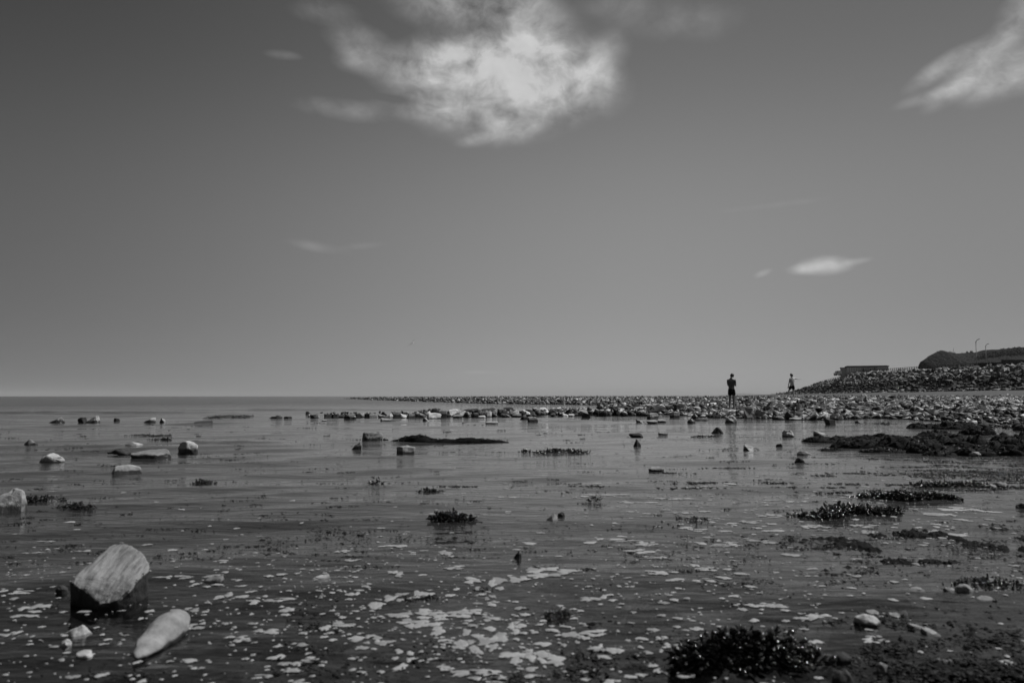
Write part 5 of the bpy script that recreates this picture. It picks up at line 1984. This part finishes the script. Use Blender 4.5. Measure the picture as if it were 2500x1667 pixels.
# walking person with ponytail and one arm stretched out to the right
J = base_joints()
J['head'] = ((-.004, .03, .902), (.045, .050))
J['crown'] = ((-.002, .04, .950), (.038, .042))
J['nose'] = ((.0, .086, .893), .008)
J['shol'] = ((-.098, -.002, .775), .030)
J['shor'] = ((.098, 0, .805), .030)
J['elbl'] = ((-.150, -.02, .640), .022)
J['wril'] = ((-.150, .03, .515), .015)
J['palml'] = ((-.146, .045, .475), (.014, .009))
J['elbr'] = ((.245, .02, .775), .022)
J['wrir'] = ((.375, .04, .772), .014)
J['palmr'] = ((.415, .045, .776), (.014, .009))
J['kneel'] = ((-.075, .115, .315), .031)
J['anklel'] = ((-.095, .13, .10), .020)
J['toel'] = ((-.105, .215, .075), (.022, .015))
J['kneer'] = ((.045, -.005, .28), .031)
J['ankler'] = ((.05, -.045, .05), .020)
J['toer'] = ((.056, .05, .018), (.022, .015))
q = P(1935, 983, 51)
person('walking person with ponytail, pale top and black shorts, right arm stretched out', (q.x, 51, q.z + .20), R(20), 1.70, J, M['hair2'], M['skin2'], M['top'], ponytail=True, sleeves=False, shirt_name='top')
# stones under their feet
for (px, py, w_, Y, z_, lab) in ((1787, 1001, 26, 38.2, 0, 'flat pale rock under the feet of the standing person'), (1934, 980, 24, 51, 0, 'flat rock under the feet of the walking person')):
    c = P(px, py, Y)
    bm = hull_bm([Vector((u * .75, d * .55, v * .36 - .33 if v > .2 else -.6)) for (u, d, v) in [(-.5, 0, .9), (-.3, -.45, .86), (.3, -.5, .84), (.5, 0, .9), (.32, .45, 1), (-.3, .5, 1), (-.55, -.1, 0), (-.3, -.6, 0), (.3, -.6, 0), (.55, -.1, 0), (.3, .6, 0), (-.3, .6, 0)]])
    refine(bm, 2, .012, 6, px * .1, 0, bevel=.03)
    o = link('rock', mesh_bm('rock', bm), M['ledge'])
    o.location = (c.x, Y, c.z)
    tag(o, lab, 'rock')

# small figures on the bank
def small_person(px, pyt, Y, zf, lab, lean=0.0, sit=False, H=1.7):
    J = base_joints()
    for s, q in (('l', -1), ('r', 1)):
        J['elb' + s] = ((q * .14, .02, .65), .024)
        J['wri' + s] = ((q * .12, .08, .54), .016)
        J['palm' + s] = ((q * .115, .1, .50), (.016, .01))
    if sit:
        for s, q in (('l', -1), ('r', 1)):
            J['knee' + s] = ((q * .07, .23, .53), .034)
            J['ankle' + s] = ((q * .07, .25, .30), .02)
            J['toe' + s] = ((q * .07, .33, .28), (.022, .015))
    top_ = P(px, pyt, Y)
    o = person(lab, (top_.x, Y, top_.z - .985 * H), R(180), H, J, M['hair'], M['skin'], M['white'])
    o.rotation_euler = (0, lean, R(180))


small_person(2338, 890.5, 180, 6, 'distant person in a white top leaning over the top of the boulder bank', lean=R(-28), H=1.6)
small_person(2410, 886.5, 168, 6, 'distant person in white sitting on the bank, left one of two by the shelter', sit=True)
small_person(2417.5, 885, 168, 6, 'distant person in white sitting on the bank, right one of two by the shelter', sit=True)

# ------------------------------------------------------------------ gull
M['gull'] = plain('white_feathers', .6, .8, .2, .1, 3)
gp = P(1008, 836.5, 105)
bm = bmesh.new()
bmesh.ops.create_icosphere(bm, subdivisions=3, radius=1)
for v in bm.verts:
    x = v.co.x
    tp_ = 1 - .75 * max(0, -x) ** 1.3
    v.co = Vector((x * .2, v.co.y * .055 * tp_, v.co.z * .055 * tp_ + .012 * max(0, x - .5)))
for s in (-1, 1):
    w3 = [((.05, s * .03, .02), .12), ((.09, s * .2, .10), .13), ((.02, s * .40, .11), .10), ((-.10, s * .62, .05), .03)]
    ra, rb, rc = [], [], []
    for (p, c_) in w3:
        p = Vector(p)
        ra.append(bm.verts.new(p + Vector((c_ * .5, 0, 0))))
        rb.append(bm.verts.new(p + Vector((0, 0, .014))))
        rc.append(bm.verts.new(p + Vector((-c_ * .5, 0, 0))))
    for k in range(3):
        bm.faces.new((ra[k], ra[k + 1], rb[k + 1], rb[k]))
        bm.faces.new((rb[k], rb[k + 1], rc[k + 1], rc[k]))
        bm.faces.new((rc[k], rc[k + 1], ra[k + 1], ra[k]))
gull = link('gull', mesh_bm('gull', bm, True), M['gull'])
gull.location = gp
gull.rotation_euler = (R(-38), R(-6), R(60))
tag(gull, 'gull flying low over the sea, one wing dark and one white', 'bird')

# ------------------------------------------------------------------ summer haze
bm = bmesh.new()
box_bm(bm, -34000, 34000, -60, 26500, -6, 125)
hz_ = bpy.data.materials.new('sea_haze')
hz_.use_nodes = True
hn = hz_.node_tree
hn.nodes.remove(hn.nodes['Principled BSDF'])
pv = hn.nodes.new('ShaderNodeVolumePrincipled')
pv.inputs['Color'].default_value = (.62, .62, .62, 1)
pv.inputs['Density'].default_value = 5.5e-5
pv.inputs['Anisotropy'].default_value = 0.0
hn.links.new(pv.outputs[0], hn.nodes['Material Output'].inputs['Volume'])
o = link('haze', mesh_bm('haze', bm), hz_)
tag(o, 'thin summer haze over the sea', kind='stuff')
